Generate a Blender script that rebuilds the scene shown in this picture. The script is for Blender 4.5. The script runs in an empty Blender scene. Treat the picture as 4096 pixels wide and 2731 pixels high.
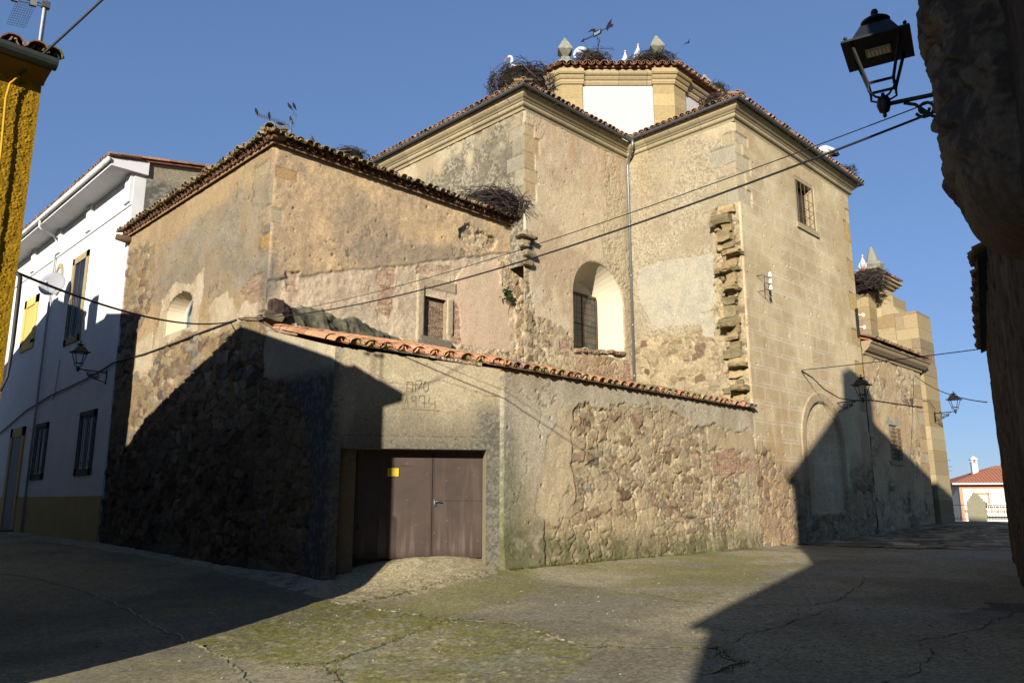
import bpy, bmesh, math, random
import numpy as np
from mathutils import Vector, Matrix

# ------------------------------------------------------------------ camera, sky, sun, exposure
scene = bpy.context.scene
# world axes: +X runs along the church flank (right and away), +Y along the street front (left and away)
cam_d = bpy.data.cameras.new("camera"); cam = bpy.data.objects.new("camera", cam_d)
scene.collection.objects.link(cam); scene.camera = cam
cam_d.sensor_width = 36.0; cam_d.lens = 27.4
cam_d.clip_start = 0.05; cam_d.clip_end = 3000
cam.location = (0, 0, 1.6)
cam.rotation_euler = (math.radians(90 + 11.61), 0, math.radians(-45))
SUN_AZ, SUN_EL = math.radians(28), math.radians(16)      # direction the light travels, and height
sun_d = bpy.data.lights.new("sun", 'SUN'); sun = bpy.data.objects.new("sun", sun_d)
scene.collection.objects.link(sun)
sun_d.energy = 5.0; sun_d.angle = math.radians(0.55); sun_d.color = (1.0, 0.925, 0.82)
ld = Vector((math.cos(SUN_AZ)*math.cos(SUN_EL), math.sin(SUN_AZ)*math.cos(SUN_EL), -math.sin(SUN_EL)))
sun.rotation_euler = ld.to_track_quat('-Z', 'Y').to_euler(); sun.location = (-20, -10, 30)
world = bpy.data.worlds.new("World"); scene.world = world; world.use_nodes = True
wn = world.node_tree.nodes; wl = world.node_tree.links
bg = wn['Background']; sky = wn.new('ShaderNodeTexSky'); sky.sky_type = 'NISHITA'
sky.sun_disc = False; sky.sun_elevation = SUN_EL; sky.sun_rotation = math.radians(242)
sky.air_density = 1.0; sky.dust_density = 0.0; sky.ozone_density = 3.0; sky.altitude = 400
gam = wn.new('ShaderNodeGamma'); gam.inputs[1].default_value = 0.55                # gentler falloff from horizon to zenith
tint = wn.new('ShaderNodeVectorMath'); tint.operation = 'MULTIPLY'; tint.inputs[1].default_value = (0.626, 0.811, 1.18)
wl.new(sky.outputs[0], gam.inputs[0]); wl.new(gam.outputs[0], tint.inputs[0]); wl.new(tint.outputs[0], bg.inputs[0])
bg.inputs[1].default_value = 0.10
vs = scene.view_settings; vs.view_transform = 'Standard'; vs.look = 'None'; vs.gamma = 1.0
vs.use_curve_mapping = False; vs.exposure = 1.17
scene.render.engine = 'CYCLES'
try:
    scene.cycles.use_denoising = True; scene.cycles.max_bounces = 5; scene.cycles.diffuse_bounces = 2
except Exception: pass

# ------------------------------------------------------------------ small helpers
random.seed(7); RS = np.random.RandomState(7)
COL = scene.collection
def lin(r, g, b):
    f = lambda c: (c/12.92 if c <= .04045 else ((c+.055)/1.055)**2.4)
    return (f(r/255.), f(g/255.), f(b/255.))
def L3(t): return np.array(lin(*t))
def sstep(a, b, x):
    t = np.clip((x-a)/(b-a), 0, 1); return t*t*(3-2*t)
def hsh(ix, iy, seed):
    h = (ix.astype(np.int64)*374761393 + iy.astype(np.int64)*668265263 + seed*974634777) & 0xffffffff
    h = ((h ^ (h >> 13))*1274126177) & 0xffffffff
    h = (h ^ (h >> 16)) & 0xffffffff
    return h/4294967296.0
def vnoise(x, y, seed=0):
    xi = np.floor(x); yi = np.floor(y); fx = x-xi; fy = y-yi
    fx = fx*fx*(3-2*fx); fy = fy*fy*(3-2*fy)
    a = hsh(xi, yi, seed); b = hsh(xi+1, yi, seed); c = hsh(xi, yi+1, seed); d = hsh(xi+1, yi+1, seed)
    return (a*(1-fx)+b*fx)*(1-fy)+(c*(1-fx)+d*fx)*fy
def fbm(x, y, seed=0, o=4):
    s = 0; a = .5; n = 0
    for k in range(o):
        s = s+a*vnoise(x*2**k+k*7.3, y*2**k+k*3.1, seed+k*17); n += a; a *= .55
    return s/n
def voro(x, y, seed=0, jit=.85, sq=0.):
    xi = np.floor(x); yi = np.floor(y)
    f1 = np.full(x.shape, 9.); f2 = np.full(x.shape, 9.); h = np.zeros(x.shape)
    for dx in (-1, 0, 1):
        for dy in (-1, 0, 1):
            cx = xi+dx; cy = yi+dy
            px = cx+.5+jit*(hsh(cx, cy, seed)-.5); py = cy+.5+jit*(hsh(cx, cy, seed+5)-.5)
            d = np.hypot(x-px, y-py)*(1-sq)+sq*np.maximum(np.abs(x-px), np.abs(y-py))
            closer = d < f1
            f2 = np.where(closer, f1, np.minimum(f2, d)); h = np.where(closer, hsh(cx, cy, seed+9), h)
            f1 = np.where(closer, d, f1)
    return f1, f2, h
def mixc(a, b, m):
    return a*(1-m[..., None])+b*m[..., None]
def pal(h, cols):
    cols = np.array([lin(*c) for c in cols]); i = np.clip((h*len(cols)).astype(int), 0, len(cols)-1)
    return cols[i]
def inpoly(S, Z, pts):
    r = np.zeros(S.shape, bool); n = len(pts); j = n-1
    for i in range(n):
        xi, yi = pts[i]; xj, yj = pts[j]
        if yi != yj:
            c = ((yi > Z) != (yj > Z)) & (S < (xj-xi)*(Z-yi)/(yj-yi)+xi); r ^= c
        j = i
    return r.astype(float)
def rough_poly(S, Z, pts, amp=.25, fr=1.6, seed=3):
    return inpoly(S+amp*(fbm(S*fr, Z*fr, seed)-.5)*2, Z+amp*(fbm(S*fr+9, Z*fr+4, seed+1)-.5)*2, pts)
def soft_poly(S, Z, pts, amp=.35, seed=3):
    """patch with a dappled, worn-away edge"""
    return sum(rough_poly(S, Z, pts, amp*a, f, seed+k) for k, (a, f) in enumerate(((.6, .9), (1., 1.7), (.8, 3.), (1.2, 5.5), (1., 9.))))/5.
def segdist(S, Z, pts):
    d = np.full(S.shape, 99.)
    for (x0, y0), (x1, y1) in zip(pts[:-1], pts[1:]):
        dx, dy = x1-x0, y1-y0; t = np.clip(((S-x0)*dx+(Z-y0)*dy)/(dx*dx+dy*dy+1e-9), 0, 1)
        d = np.minimum(d, np.hypot(S-x0-t*dx, Z-y0-t*dy))
    return d

def tag(o, label=None, cat=None, group=None, kind=None):
    if label: o['label'] = label
    if cat: o['category'] = cat
    if group: o['group'] = group
    if kind: o['kind'] = kind
    return o
def thing(name, label, cat, loc=(0, 0, 0), rz=0, group=None):
    o = bpy.data.objects.new(name, None); COL.objects.link(o); o.location = loc; o.rotation_euler = (0, 0, rz)
    o.empty_display_size = .3
    return tag(o, label, cat, group)
def wpar(o, parent):                      # parent while keeping world coordinates of the mesh
    if parent is not None:
        o.parent = parent
def world_matrix(p):
    m = Matrix.Identity(4)
    while p is not None:
        m = p.matrix_basis @ m; p = p.parent
    return m
def mesh_obj(name, V, F, mat, parent=None, col=None, smooth=False, local=False):
    """V float array, F int array (n,4)/(n,3) or list of tuples; V given in world space unless local."""
    V = np.asarray(V, float).reshape(-1, 3)
    if parent is not None and not local:
        M = np.array(world_matrix(parent).inverted()); V = V @ M[:3, :3].T+M[:3, 3]
    me = bpy.data.meshes.new(name)
    if isinstance(F, np.ndarray):
        n, k = F.shape
        me.vertices.add(len(V)); me.vertices.foreach_set('co', V.astype(np.float32).ravel())
        me.loops.add(n*k); me.loops.foreach_set('vertex_index', F.astype(np.int32).ravel())
        me.polygons.add(n); me.polygons.foreach_set('loop_start', np.arange(0, n*k, k, dtype=np.int32))
        try: me.polygons.foreach_set('loop_total', np.full(n, k, np.int32))
        except Exception: pass
        me.update(calc_edges=True)
    else:
        me.from_pydata([tuple(v) for v in V], [], F)
    me.validate()
    if col is not None:
        a = me.color_attributes.new('col', 'FLOAT_COLOR', 'POINT')
        c = np.ones((len(V), 4), np.float32); c[:, :3] = col; a.data.foreach_set('color', c.ravel())
    me.polygons.foreach_set('use_smooth', np.full(len(me.polygons), smooth))
    if mat is not None: me.materials.append(mat)
    o = bpy.data.objects.new(name, me); COL.objects.link(o); wpar(o, parent)
    return o

class MB:
    """collects shapes into ONE mesh, with a colour per vertex"""
    def __init__(s): s.v = []; s.f = []; s.c = []; s.n = 0
    def add(s, V, F, c=(.5, .5, .5)):
        V = np.asarray(V, float).reshape(-1, 3)
        s.f += [tuple(int(i)+s.n for i in f) for f in F]; s.v.append(V); s.n += len(V)
        c = np.asarray(c, float); s.c.append(np.tile(c, (len(V), 1)) if c.ndim == 1 else c)
    def box(s, lo, hi, c=(.5, .5, .5)):
        x0, y0, z0 = lo; x1, y1, z1 = hi
        s.add([(x0,y0,z0),(x1,y0,z0),(x1,y1,z0),(x0,y1,z0),(x0,y0,z1),(x1,y0,z1),(x1,y1,z1),(x0,y1,z1)],
              [(0,3,2,1),(4,5,6,7),(0,1,5,4),(1,2,6,5),(2,3,7,6),(3,0,4,7)], c)
    def obox(s, o, X, Y, Z, c=(.5, .5, .5)):
        """box from corner o with edge vectors X, Y, Z"""
        o, X, Y, Z = [np.asarray(a, float) for a in (o, X, Y, Z)]
        s.add([o, o+X, o+X+Y, o+Y, o+Z, o+X+Z, o+X+Y+Z, o+Y+Z],
              [(0,3,2,1),(4,5,6,7),(0,1,5,4),(1,2,6,5),(2,3,7,6),(3,0,4,7)], c)
    def tube(s, pts, r, n=8, c=(.5, .5, .5), caps=True):
        pts = [Vector(p) for p in pts]; m = len(pts)
        rs = list(r) if hasattr(r, '__len__') else [r]*m
        V = []; up = None
        for i, p in enumerate(pts):
            t = (pts[min(i+1, m-1)]-pts[max(i-1, 0)])
            t = t.normalized() if t.length > 1e-9 else Vector((0, 0, 1))
            if up is None:
                up = Vector((0, 0, 1)) if abs(t.z) < .9 else Vector((1, 0, 0))
            a = t.cross(up)
            if a.length < 1e-5: a = t.cross(Vector((.3, 1, .2)))
            a.normalize(); b = a.cross(t).normalized(); up = b
            for k in range(n):
                q = 2*math.pi*k/n; V.append(p+a*(rs[i]*math.cos(q))+b*(rs[i]*math.sin(q)))
        F = []
        for i in range(m-1):
            for k in range(n):
                k2 = (k+1) % n; F.append((i*n+k, i*n+k2, (i+1)*n+k2, (i+1)*n+k))
        if caps: F.append(tuple(range(n-1, -1, -1))); F.append(tuple((m-1)*n+k for k in range(n)))
        s.add([tuple(v) for v in V], F, c)
    def lathe(s, prof, n=16, o=(0, 0, 0), c=(.5, .5, .5)):
        V = []; F = []
        for (r, z) in prof:
            for k in range(n):
                q = 2*math.pi*k/n; V.append((o[0]+r*math.cos(q), o[1]+r*math.sin(q), o[2]+z))
        for i in range(len(prof)-1):
            for k in range(n):
                k2 = (k+1) % n; F.append((i*n+k, i*n+k2, (i+1)*n+k2, (i+1)*n+k))
        F.append(tuple(range(n-1, -1, -1))); F.append(tuple((len(prof)-1)*n+k for k in range(n)))
        s.add(V, F, c)
    def frustum(s, c0, a0, b0, c1, a1, b1, rot=0, col=(.5, .5, .5)):
        """square frustum between two horizontal rectangles (half sizes a,b)"""
        V = []
        for (cc, a, b) in ((c0, a0, b0), (c1, a1, b1)):
            for sx, sy in ((-1,-1),(1,-1),(1,1),(-1,1)):
                x, y = sx*a, sy*b
                V.append((cc[0]+x*math.cos(rot)-y*math.sin(rot), cc[1]+x*math.sin(rot)+y*math.cos(rot), cc[2]))
        s.add(V, [(0,3,2,1),(4,5,6,7),(0,1,5,4),(1,2,6,5),(2,3,7,6),(3,0,4,7)], col)
    def prism(s, poly, ext, c=(.5, .5, .5)):
        """planar polygon (3-D points) extruded by vector ext"""
        P = [np.asarray(p, float) for p in poly]; e = np.asarray(ext, float); n = len(P)
        s.add(P+[p+e for p in P], [tuple(range(n-1, -1, -1)), tuple(range(n, 2*n))]+[(i, (i+1) % n, n+(i+1) % n, n+i) for i in range(n)], c)
    def build(s, name, mat, parent=None, smooth=False, local=False):
        V = np.concatenate(s.v); C = np.concatenate(s.c)
        o = mesh_obj(name, V, s.f, mat, parent, C, smooth, local)
        bm = bmesh.new(); bm.from_mesh(o.data); bmesh.ops.recalc_face_normals(bm, faces=bm.faces); bm.to_mesh(o.data); bm.free()
        return o

# ------------------------------------------------------------------ materials (all node based)
def nodes(name):
    m = bpy.data.materials.new(name); m.use_nodes = True
    return m, m.node_tree.nodes, m.node_tree.links, m.node_tree.nodes['Principled BSDF']
def attr_mat(name, rough=.95, sc=14., amt=.3, bump=.35, bsc=30., bdist=.02, spec=.15, k=(.475, .515, .595), metal=0):
    """base colour from the mesh's own colour attribute, broken up by noise, with noise relief"""
    m, N, Lk, b = nodes(name)
    a = N.new('ShaderNodeVertexColor'); a.layer_name = 'col'
    tc = N.new('ShaderNodeTexCoord')
    n1 = N.new('ShaderNodeTexNoise'); n1.inputs['Scale'].default_value = sc; n1.inputs['Detail'].default_value = 7; n1.inputs['Roughness'].default_value = .65
    Lk.new(tc.outputs['Object'], n1.inputs['Vector'])
    mr = N.new('ShaderNodeMapRange'); mr.inputs[1].default_value = .25; mr.inputs[2].default_value = .75
    mr.inputs[3].default_value = 1-amt; mr.inputs[4].default_value = 1+amt
    Lk.new(n1.outputs['Fac'], mr.inputs[0])
    mul = N.new('ShaderNodeVectorMath'); mul.operation = 'SCALE'
    Lk.new(a.outputs['Color'], mul.inputs[0]); Lk.new(mr.outputs[0], mul.inputs['Scale'])
    kk = N.new('ShaderNodeVectorMath'); kk.operation = 'MULTIPLY'; kk.inputs[1].default_value = k
    Lk.new(mul.outputs[0], kk.inputs[0]); Lk.new(kk.outputs[0], b.inputs['Base Color'])
    b.inputs['Roughness'].default_value = rough; b.inputs['Specular IOR Level'].default_value = spec; b.inputs['Metallic'].default_value = metal
    if bump > 0:
        n2 = N.new('ShaderNodeTexNoise'); n2.inputs['Scale'].default_value = bsc; n2.inputs['Detail'].default_value = 6; n2.inputs['Roughness'].default_value = .7
        Lk.new(tc.outputs['Object'], n2.inputs['Vector'])
        bp = N.new('ShaderNodeBump'); bp.inputs['Strength'].default_value = bump; bp.inputs['Distance'].default_value = bdist
        Lk.new(n2.outputs['Fac'], bp.inputs['Height']); Lk.new(bp.outputs[0], b.inputs['Normal'])
    return m
def plain(name, rgb, rough=.6, metal=0, spec=.4, amt=.12, sc=9., bump=.0, bsc=60., bdist=.004):
    m, N, Lk, b = nodes(name); c = lin(*rgb)
    tc = N.new('ShaderNodeTexCoord'); n1 = N.new('ShaderNodeTexNoise'); n1.inputs['Scale'].default_value = sc; n1.inputs['Detail'].default_value = 6
    Lk.new(tc.outputs['Object'], n1.inputs['Vector'])
    cr = N.new('ShaderNodeValToRGB'); cr.color_ramp.elements[0].position = .3; cr.color_ramp.elements[1].position = .7
    cr.color_ramp.elements[0].color = tuple(x*(1-amt) for x in c)+(1,); cr.color_ramp.elements[1].color = tuple(min(1, x*(1+amt)) for x in c)+(1,)
    Lk.new(n1.outputs['Fac'], cr.inputs[0]); Lk.new(cr.outputs[0], b.inputs['Base Color'])
    b.inputs['Roughness'].default_value = rough; b.inputs['Metallic'].default_value = metal; b.inputs['Specular IOR Level'].default_value = spec
    if bump:
        n2 = N.new('ShaderNodeTexNoise'); n2.inputs['Scale'].default_value = bsc; n2.inputs['Detail'].default_value = 5
        Lk.new(tc.outputs['Object'], n2.inputs['Vector']); bp = N.new('ShaderNodeBump'); bp.inputs['Strength'].default_value = bump; bp.inputs['Distance'].default_value = bdist
        Lk.new(n2.outputs['Fac'], bp.inputs['Height']); Lk.new(bp.outputs[0], b.inputs['Normal'])
    return m
M_wall = attr_mat('weathered_masonry', .96, 18, .36, .8, 34, .026)
M_fine = attr_mat('dressed_stone', .93, 10, .2, .3, 45, .012)
M_tile = attr_mat('clay_tile', .9, 22, .35, .35, 60, .008, k=(.66, .66, .7))
M_twig = attr_mat('dry_twigs', .95, 30, .3, 0)
M_ground = attr_mat('worn_concrete', .93, 26, .3, .6, 55, .02, k=(.98, 1.0, .92))
def speckle(m, scale, amt):               # small stones in the concrete: a value per cell over the base colour
    N, Lk = m.node_tree.nodes, m.node_tree.links; b = N['Principled BSDF']; src = b.inputs['Base Color'].links[0].from_socket
    tc = N.new('ShaderNodeTexCoord'); v = N.new('ShaderNodeTexVoronoi'); v.inputs['Scale'].default_value = scale; Lk.new(tc.outputs['Object'], v.inputs['Vector'])
    sp = N.new('ShaderNodeSeparateColor'); Lk.new(v.outputs['Color'], sp.inputs[0]); mr = N.new('ShaderNodeMapRange'); mr.inputs[3].default_value = 1-amt; mr.inputs[4].default_value = 1+amt; Lk.new(sp.outputs[0], mr.inputs[0])
    s = N.new('ShaderNodeVectorMath'); s.operation = 'SCALE'; Lk.new(src, s.inputs[0]); Lk.new(mr.outputs[0], s.inputs['Scale']); Lk.new(s.outputs[0], b.inputs['Base Color'])
speckle(M_ground, 26, .32)
M_paint = attr_mat('painted_plaster', .85, 1.1, .1, .15, 25, .008, k=(.62, .62, .63))
M_gen = attr_mat('general_painted', .6, 12, .1, 0, spec=.3)
M_feather = attr_mat('feathers', .85, 40, .12, 0)
M_iron = plain('black_iron', (22, 23, 26), .5, .2, .4, .2)
M_zinc = plain('zinc_gutter', (84, 88, 90), .5, .5, .4, .12)
M_pipe = plain('galvanised_pipe', (140, 142, 140), .4, .8, .5, .08)
M_cable = plain('black_cable', (30, 29, 28), .6, 0, .3, .1)
M_glass = plain('dark_glass', (22, 24, 26), .35, 0, .25, .2, 2)
M_wood = plain('old_wood', (74, 58, 42), .85, 0, .2, .3, 14, .3)
M_galv = plain('steel_antenna', (96, 98, 98), .45, .6, .4, .1)
# ------------------------------------------------------------------ masonry generators (albedo + relief, in metres along the wall / height)
TAN = [(176,152,112),(160,136,98),(188,164,122),(150,124,88),(170,140,96),(138,112,82),(182,160,124),(158,140,110),(128,98,72),(196,172,130)]
BROWN = [(150,124,92),(128,100,74),(168,140,104),(112,84,62),(140,122,98),(176,150,112),(120,104,86),(160,128,88)]
GREYS = [(140,134,120),(156,146,124),(120,114,102),(166,150,122),(134,120,98)]
def rubble(S, Z, size=.27, asp=1.45, seed=1, cols=TAN, mort=(186,162,120), depth=.06, reveal=.5):
    """stones of uneven size bedded in mortar: big ones, then small ones in the gaps, many of them smeared over"""
    wx = .3*(fbm(S*2.2, Z*2.2, seed+30)-.5); wz = .26*(fbm(S*2.2+5, Z*2.2, seed+31)-.5)
    fine = fbm(S*11, Z*11, seed+3, 4)-.5; nz = .3*(fbm(S*6, Z*6, seed+2, 4)-.5)
    mc = L3(mort)*(.84+.32*fbm(S*4, Z*4, seed+6, 4))[..., None]
    d = fine*.035+(fbm(S*2.5, Z*2.5, seed+7, 3)-.5)*.04; c = mc
    for k, (sz, pr) in enumerate(((size*.52, .8), (size, .86))):
        x = (S+wx)/(sz*asp); y = (Z+wz)/sz+.7*fbm(S*.6, Z*.4, seed+8+k)
        f1, f2, h = voro(x, y, seed+k*40, .8, .55); h2 = (h*7.13) % 1; h3 = (h*23.7) % 1; h4 = (h*51.3) % 1
        rad = .46+.4*h2; e = f2-f1+nz*.14
        m = sstep(rad+.04, rad-.05, f1+nz*.45)*sstep(.025, .085, e)*(h4 < pr)
        st = pal(h, cols)*(.66+.62*((h*91.7) % 1))[..., None]*(1+.6*fine)[..., None]
        vis = np.where(h3 < reveal*.55, .9, .4)
        tilt = (h2-.5)*(x-np.floor(x)-.5)*.03+(h3-.5)*(y-np.floor(y)-.5)*.03
        d = d*(1-m*.8)+m*(depth*(.2+.55*h2)*(.55+.45*k)+fine*.028+tilt); c = mixc(c, st, m*vis)
        crev = sstep(.05, .015, np.abs(e))*(h4 < pr)*sstep(.35, .6, fbm(S*2, Z*2, seed+14+k)); d = d-crev*.02; c = c*(1-.32*crev)[..., None]
    sm = sstep(.52, .64, fbm(S*1.1+3, Z*1.4, seed+15, 4)); d = d*(1-.6*sm)+.03*sm; c = mixc(c, mc, sm*.55)      # mortar smeared over
    rim = sstep(.5, .68, fbm(S*1.5, Z*1.5, seed+12))*sstep(.05, .0, f2-f1)            # open joints here and there
    return d-rim*.045, c, m
def brick(S, Z, seed=2, cols=((174,140,108),(162,126,96),(184,150,116),(150,118,90)), mort=(186,158,122)):
    Zw = Z+.03*(fbm(S*1.2, Z*1.2, seed)-.5)
    r = np.floor(Zw/.068); fz = Zw/.068-r
    x = S/.25+.5*(r % 2)+.3*hsh(r, r*0, seed); k = np.floor(x); fx = x-k
    j = np.minimum(np.minimum(fz, 1-fz)*.068, np.minimum(fx, 1-fx)*.25)
    h = hsh(k, r, seed+1); m = sstep(.003, .013, j)
    d = m*(.012+.02*h)+(fbm(S*14, Z*14, seed+4, 3)-.5)*.014
    c = mixc(L3(mort)*np.ones(S.shape+(1,)), pal(h, cols)*(.85+.3*hsh(k, r, seed+3))[..., None], m)
    return d, c, m
def plaster(S, Z, a, b, seed=5, sc=.9, lump=.012):
    n = fbm(S*sc, Z*sc, seed, 5); f = fbm(S*7, Z*7, seed+2, 4)
    c = mixc(L3(a)*np.ones(S.shape+(1,)), L3(b)*np.ones(S.shape+(1,)), sstep(.36, .64, n))
    c = c*(.9+.2*f)[..., None]
    d = (fbm(S*3, Z*3, seed+3, 4)-.5)*lump*2.2+(f-.5)*lump
    return d, c
def pits(S, Z, d, c, seed=11, cell=.45, r=.1, depth=.04, prob=.5):
    f1, f2, h = voro(S/cell, Z/(cell*.8), seed); w = .05*(fbm(S*9, Z*9, seed)-.5)
    m = sstep(r, r*.4, f1+w)*(h < prob)
    return d-m*depth, c*(1-.35*m)[..., None]
def cracks(S, Z, d, c, seed=21, sc=.8, w=.012, area=.5, depth=.018):
    n = fbm(S*sc, Z*sc, seed, 5); a = sstep(area, area+.12, fbm(S*.5+3, Z*.5, seed+4, 3))
    m = sstep(w, w*.2, np.abs(n-.5))*a
    return d-m*depth, c*(1-.45*m)[..., None]
def flakes(S, Z, hi, lo, seed=31, sc=.1, amt=.5, lump=.02):
    """thick roughcast: pale scaly dabs over a darker coat"""
    w = .05*(fbm(S*8, Z*8, seed+1, 3)-.5)
    f1, f2, h = voro((S+w)/sc, (Z+w*1.3)/(sc*.85), seed)
    e = sstep(.04, .28, f2-f1)*(h < .35+amt*.65)
    n = fbm(S*.8, Z*.8, seed+5, 4)
    k = e*sstep(.3, .6, n+amt*.25)
    c = mixc(L3(lo)*(.85+.3*fbm(S*6, Z*6, seed+7, 3))[..., None], L3(hi)*(.84+.2*h)[..., None], k*.8)
    return (k-.3)*lump+(fbm(S*5, Z*5, seed+9, 3)-.5)*lump, c
def layer(base, top, m):
    return base[0]*(1-m)+top[0]*m, mixc(base[1], top[1], m)
def quoin(S, Z, dc, blocks, seed=3, cols=((172,150,112),(160,140,106),(182,160,120),(156,142,116),(168,144,100)), proud=.012):
    """blocks: (s0, s1, z0, z1) of dressed stone let into the wall"""
    d, c = dc
    for i, (a, b, lo, hi) in enumerate(blocks):
        w = .035*(fbm(S*3, Z*3, seed+i, 3)-.5)
        e = np.minimum(np.minimum(S+w-a, b-S-w), np.minimum(Z+w-lo, hi-Z-w))
        m = sstep(-.01, .012, e); jn = sstep(.03, .0, np.abs(e))
        t = L3(cols[(i*7+seed) % len(cols)])*(.86+.28*fbm(S*5, Z*5, seed+i*3, 4))[..., None]
        d = d*(1-m)+m*(proud+.012*(fbm(S*6, Z*6, seed+i, 3)-.5))-jn*.012
        c = mixc(c, t, m)*(1-.3*jn)[..., None]
    return d, c
def stain(c, m, rgb, a=.8):
    return mixc(c, L3(rgb)*np.ones(c.shape[:2]+(1,)), np.clip(m*a, 0, 1))
def streaks(S, Z, seed=41, sc=2.2):
    return sstep(.42, .72, fbm(S*sc, Z*.35, seed, 4))

def sd_rect(s0, s1, z0, z1):
    return lambda S, Z: np.maximum(np.maximum(s0-S, S-s1), np.maximum(z0-Z, Z-z1))
def sd_arch(s0, s1, z0, zs, rise=None):
    cx, r = (s0+s1)/2, (s1-s0)/2; k = 1. if rise is None else rise/r
    def f(S, Z):
        rect = np.maximum(np.maximum(s0-S, S-s1), np.maximum(z0-Z, Z-zs))
        circ = np.maximum(np.hypot(S-cx, (Z-zs)/k)-r, zs-.02-Z)
        return np.minimum(rect, circ)
    return f
def wall_skin(name, parent, O, D, N, s0, s1, z0, z1, res, fn, holes=(), mat=None, ends=(1, 1), soff=0., gain=1.):
    """a wall face as a fine relief grid; fn(S, Z) -> relief, albedo; S runs from s0 to s1"""
    ns = max(2, int((s1-s0)/res)+1); s = np.linspace(s0, s1, ns)
    za = z0(s) if callable(z0) else np.full(ns, float(z0)); zb = z1(s) if callable(z1) else np.full(ns, float(z1))
    nz = max(2, int((zb-za).max()/res)+1); t = np.linspace(0, 1, nz)
    S = np.repeat(s[:, None], nz, 1); Z = za[:, None]+(zb-za)[:, None]*t[None]
    sd = np.full(S.shape, 9.)
    for h in holes:                                   # pull grid points onto the outline of each opening
        eps = 1e-3; v = h(S, Z); gs = (h(S+eps, Z)-v)/eps; gz = (h(S, Z+eps)-v)/eps
        near = np.abs(v) < res*.55
        S = np.where(near, S-v*gs, S); Z = np.where(near, Z-v*gz, Z); sd = np.minimum(sd, h(S, Z))
    d, c = fn(S, Z)
    if len(holes): d = d*sstep(0, .05, np.abs(sd))
    fe = np.ones(S.shape)
    if ends[0]: fe = fe*sstep(0, .07, S-s0)
    if ends[1]: fe = fe*sstep(0, .07, s1-S)
    d = d*fe
    P = np.zeros(S.shape+(3,))
    P[..., 0] = O[0]+D[0]*(S-soff)+N[0]*d; P[..., 1] = O[1]+D[1]*(S-soff)+N[1]*d; P[..., 2] = Z
    idx = np.arange(ns*nz).reshape(ns, nz)
    q = np.stack([idx[:-1, :-1], idx[1:, :-1], idx[1:, 1:], idx[:-1, 1:]], -1).reshape(-1, 4)
    if D[0]*N[1]-D[1]*N[0] > 0: q = q[:, ::-1]
    if len(holes):
        cs = (S[:-1, :-1]+S[1:, 1:]+S[1:, :-1]+S[:-1, 1:])/4; cz = (Z[:-1, :-1]+Z[1:, 1:]+Z[1:, :-1]+Z[:-1, 1:])/4
        k = np.full(cs.shape, 9.)
        for h in holes: k = np.minimum(k, h(cs, cz))
        q = q[(k > 0).ravel()]
    return mesh_obj(name, P.reshape(-1, 3), np.ascontiguousarray(q), mat or M_wall, parent, np.clip(c*gain, 0, 1.6).reshape(-1, 3), True)

# ------------------------------------------------------------------ roof tiles, cornices, gutters
TILE_OLD = [(150,134,106),(128,114,90),(160,134,104),(118,108,88),(142,122,92),(164,148,118),(140,108,84)]
TILE_RED = [(164,130,102),(150,116,90),(174,140,112),(140,114,92),(136,118,98),(158,124,94)]
TILE_NEW = [(204,146,108),(192,132,96),(208,154,116),(184,134,100),(174,140,102)]
def arc_tile(o, ax, side, up, L, r0, r1, th, n=6, flip=False):
    """half-pipe tile: axis ax (up the slope), width along side; flip = gutter-shaped pan"""
    V = []
    for (k, r) in ((0, r0), (L, r1)):
        for rr in (r, r-th):
            for i in range(n+1):
                q = math.pi*i/n; z = math.sin(q)*rr*(.85)
                V.append(o+ax*k+side*(math.cos(q)*rr)+up*((-z if flip else z)))
    F = []; w = n+1
    for i in range(n):
        F += [(i, i+1, 2*w+i+1, 2*w+i), (w+i+1, w+i, 3*w+i, 3*w+i+1), (i+1, i, w+i, w+i+1), (2*w+i, 2*w+i+1, 3*w+i+1, 3*w+i)]
    F += [(0, 2*w, 3*w, w), (n, w+n, 3*w+n, 2*w+n)]
    return V, F
def tile_rows(mb, P, E, A, width, rows=3, pitch=.23, L=.42, cols=TILE_RED, lip=0., jit=.02, rad=.5, seed=1, moss=.0, clip=None):
    """rows of barrel tiles; P = eave start, E = along the eave, A = up the slope (unit vectors)"""
    rnd = random.Random(seed)
    P, E, A = np.array(P, float), np.array(E, float), np.array(A, float)
    U = np.cross(E, A); U = U/np.linalg.norm(U); U = U if U[2] > 0 else -U
    n = int(width/pitch); step = L*.82
    for k in range(rows):
        for i in range(n+1):
            for kind in (0, 1):
                s = (i+(.5 if kind else 0))*pitch
                if s > width or (clip and not clip(s, k*step)): continue
                sl = k*step-lip+rnd.uniform(-jit, jit)*(2 if k == 0 else 1)
                c = np.array(lin(*rnd.choice(cols)))*rnd.uniform(.75, 1.2)
                if rnd.random() < moss: c = c*.5+np.array(lin(150, 140, 80))*.5
                r = pitch*rad*rnd.uniform(.95, 1.06)
                if kind: V, F = arc_tile(P+E*(s+rnd.uniform(-jit, jit)*.6)+A*(sl)+U*(.035+.012*k*0), A, E, U, L, r, r*.84, .016)
                else: V, F = arc_tile(P+E*s+A*(sl+.03)+U*(r*.72), A, E, U, L, r*.86, r, .016, flip=True)
                mb.add(V, F, c)
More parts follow.
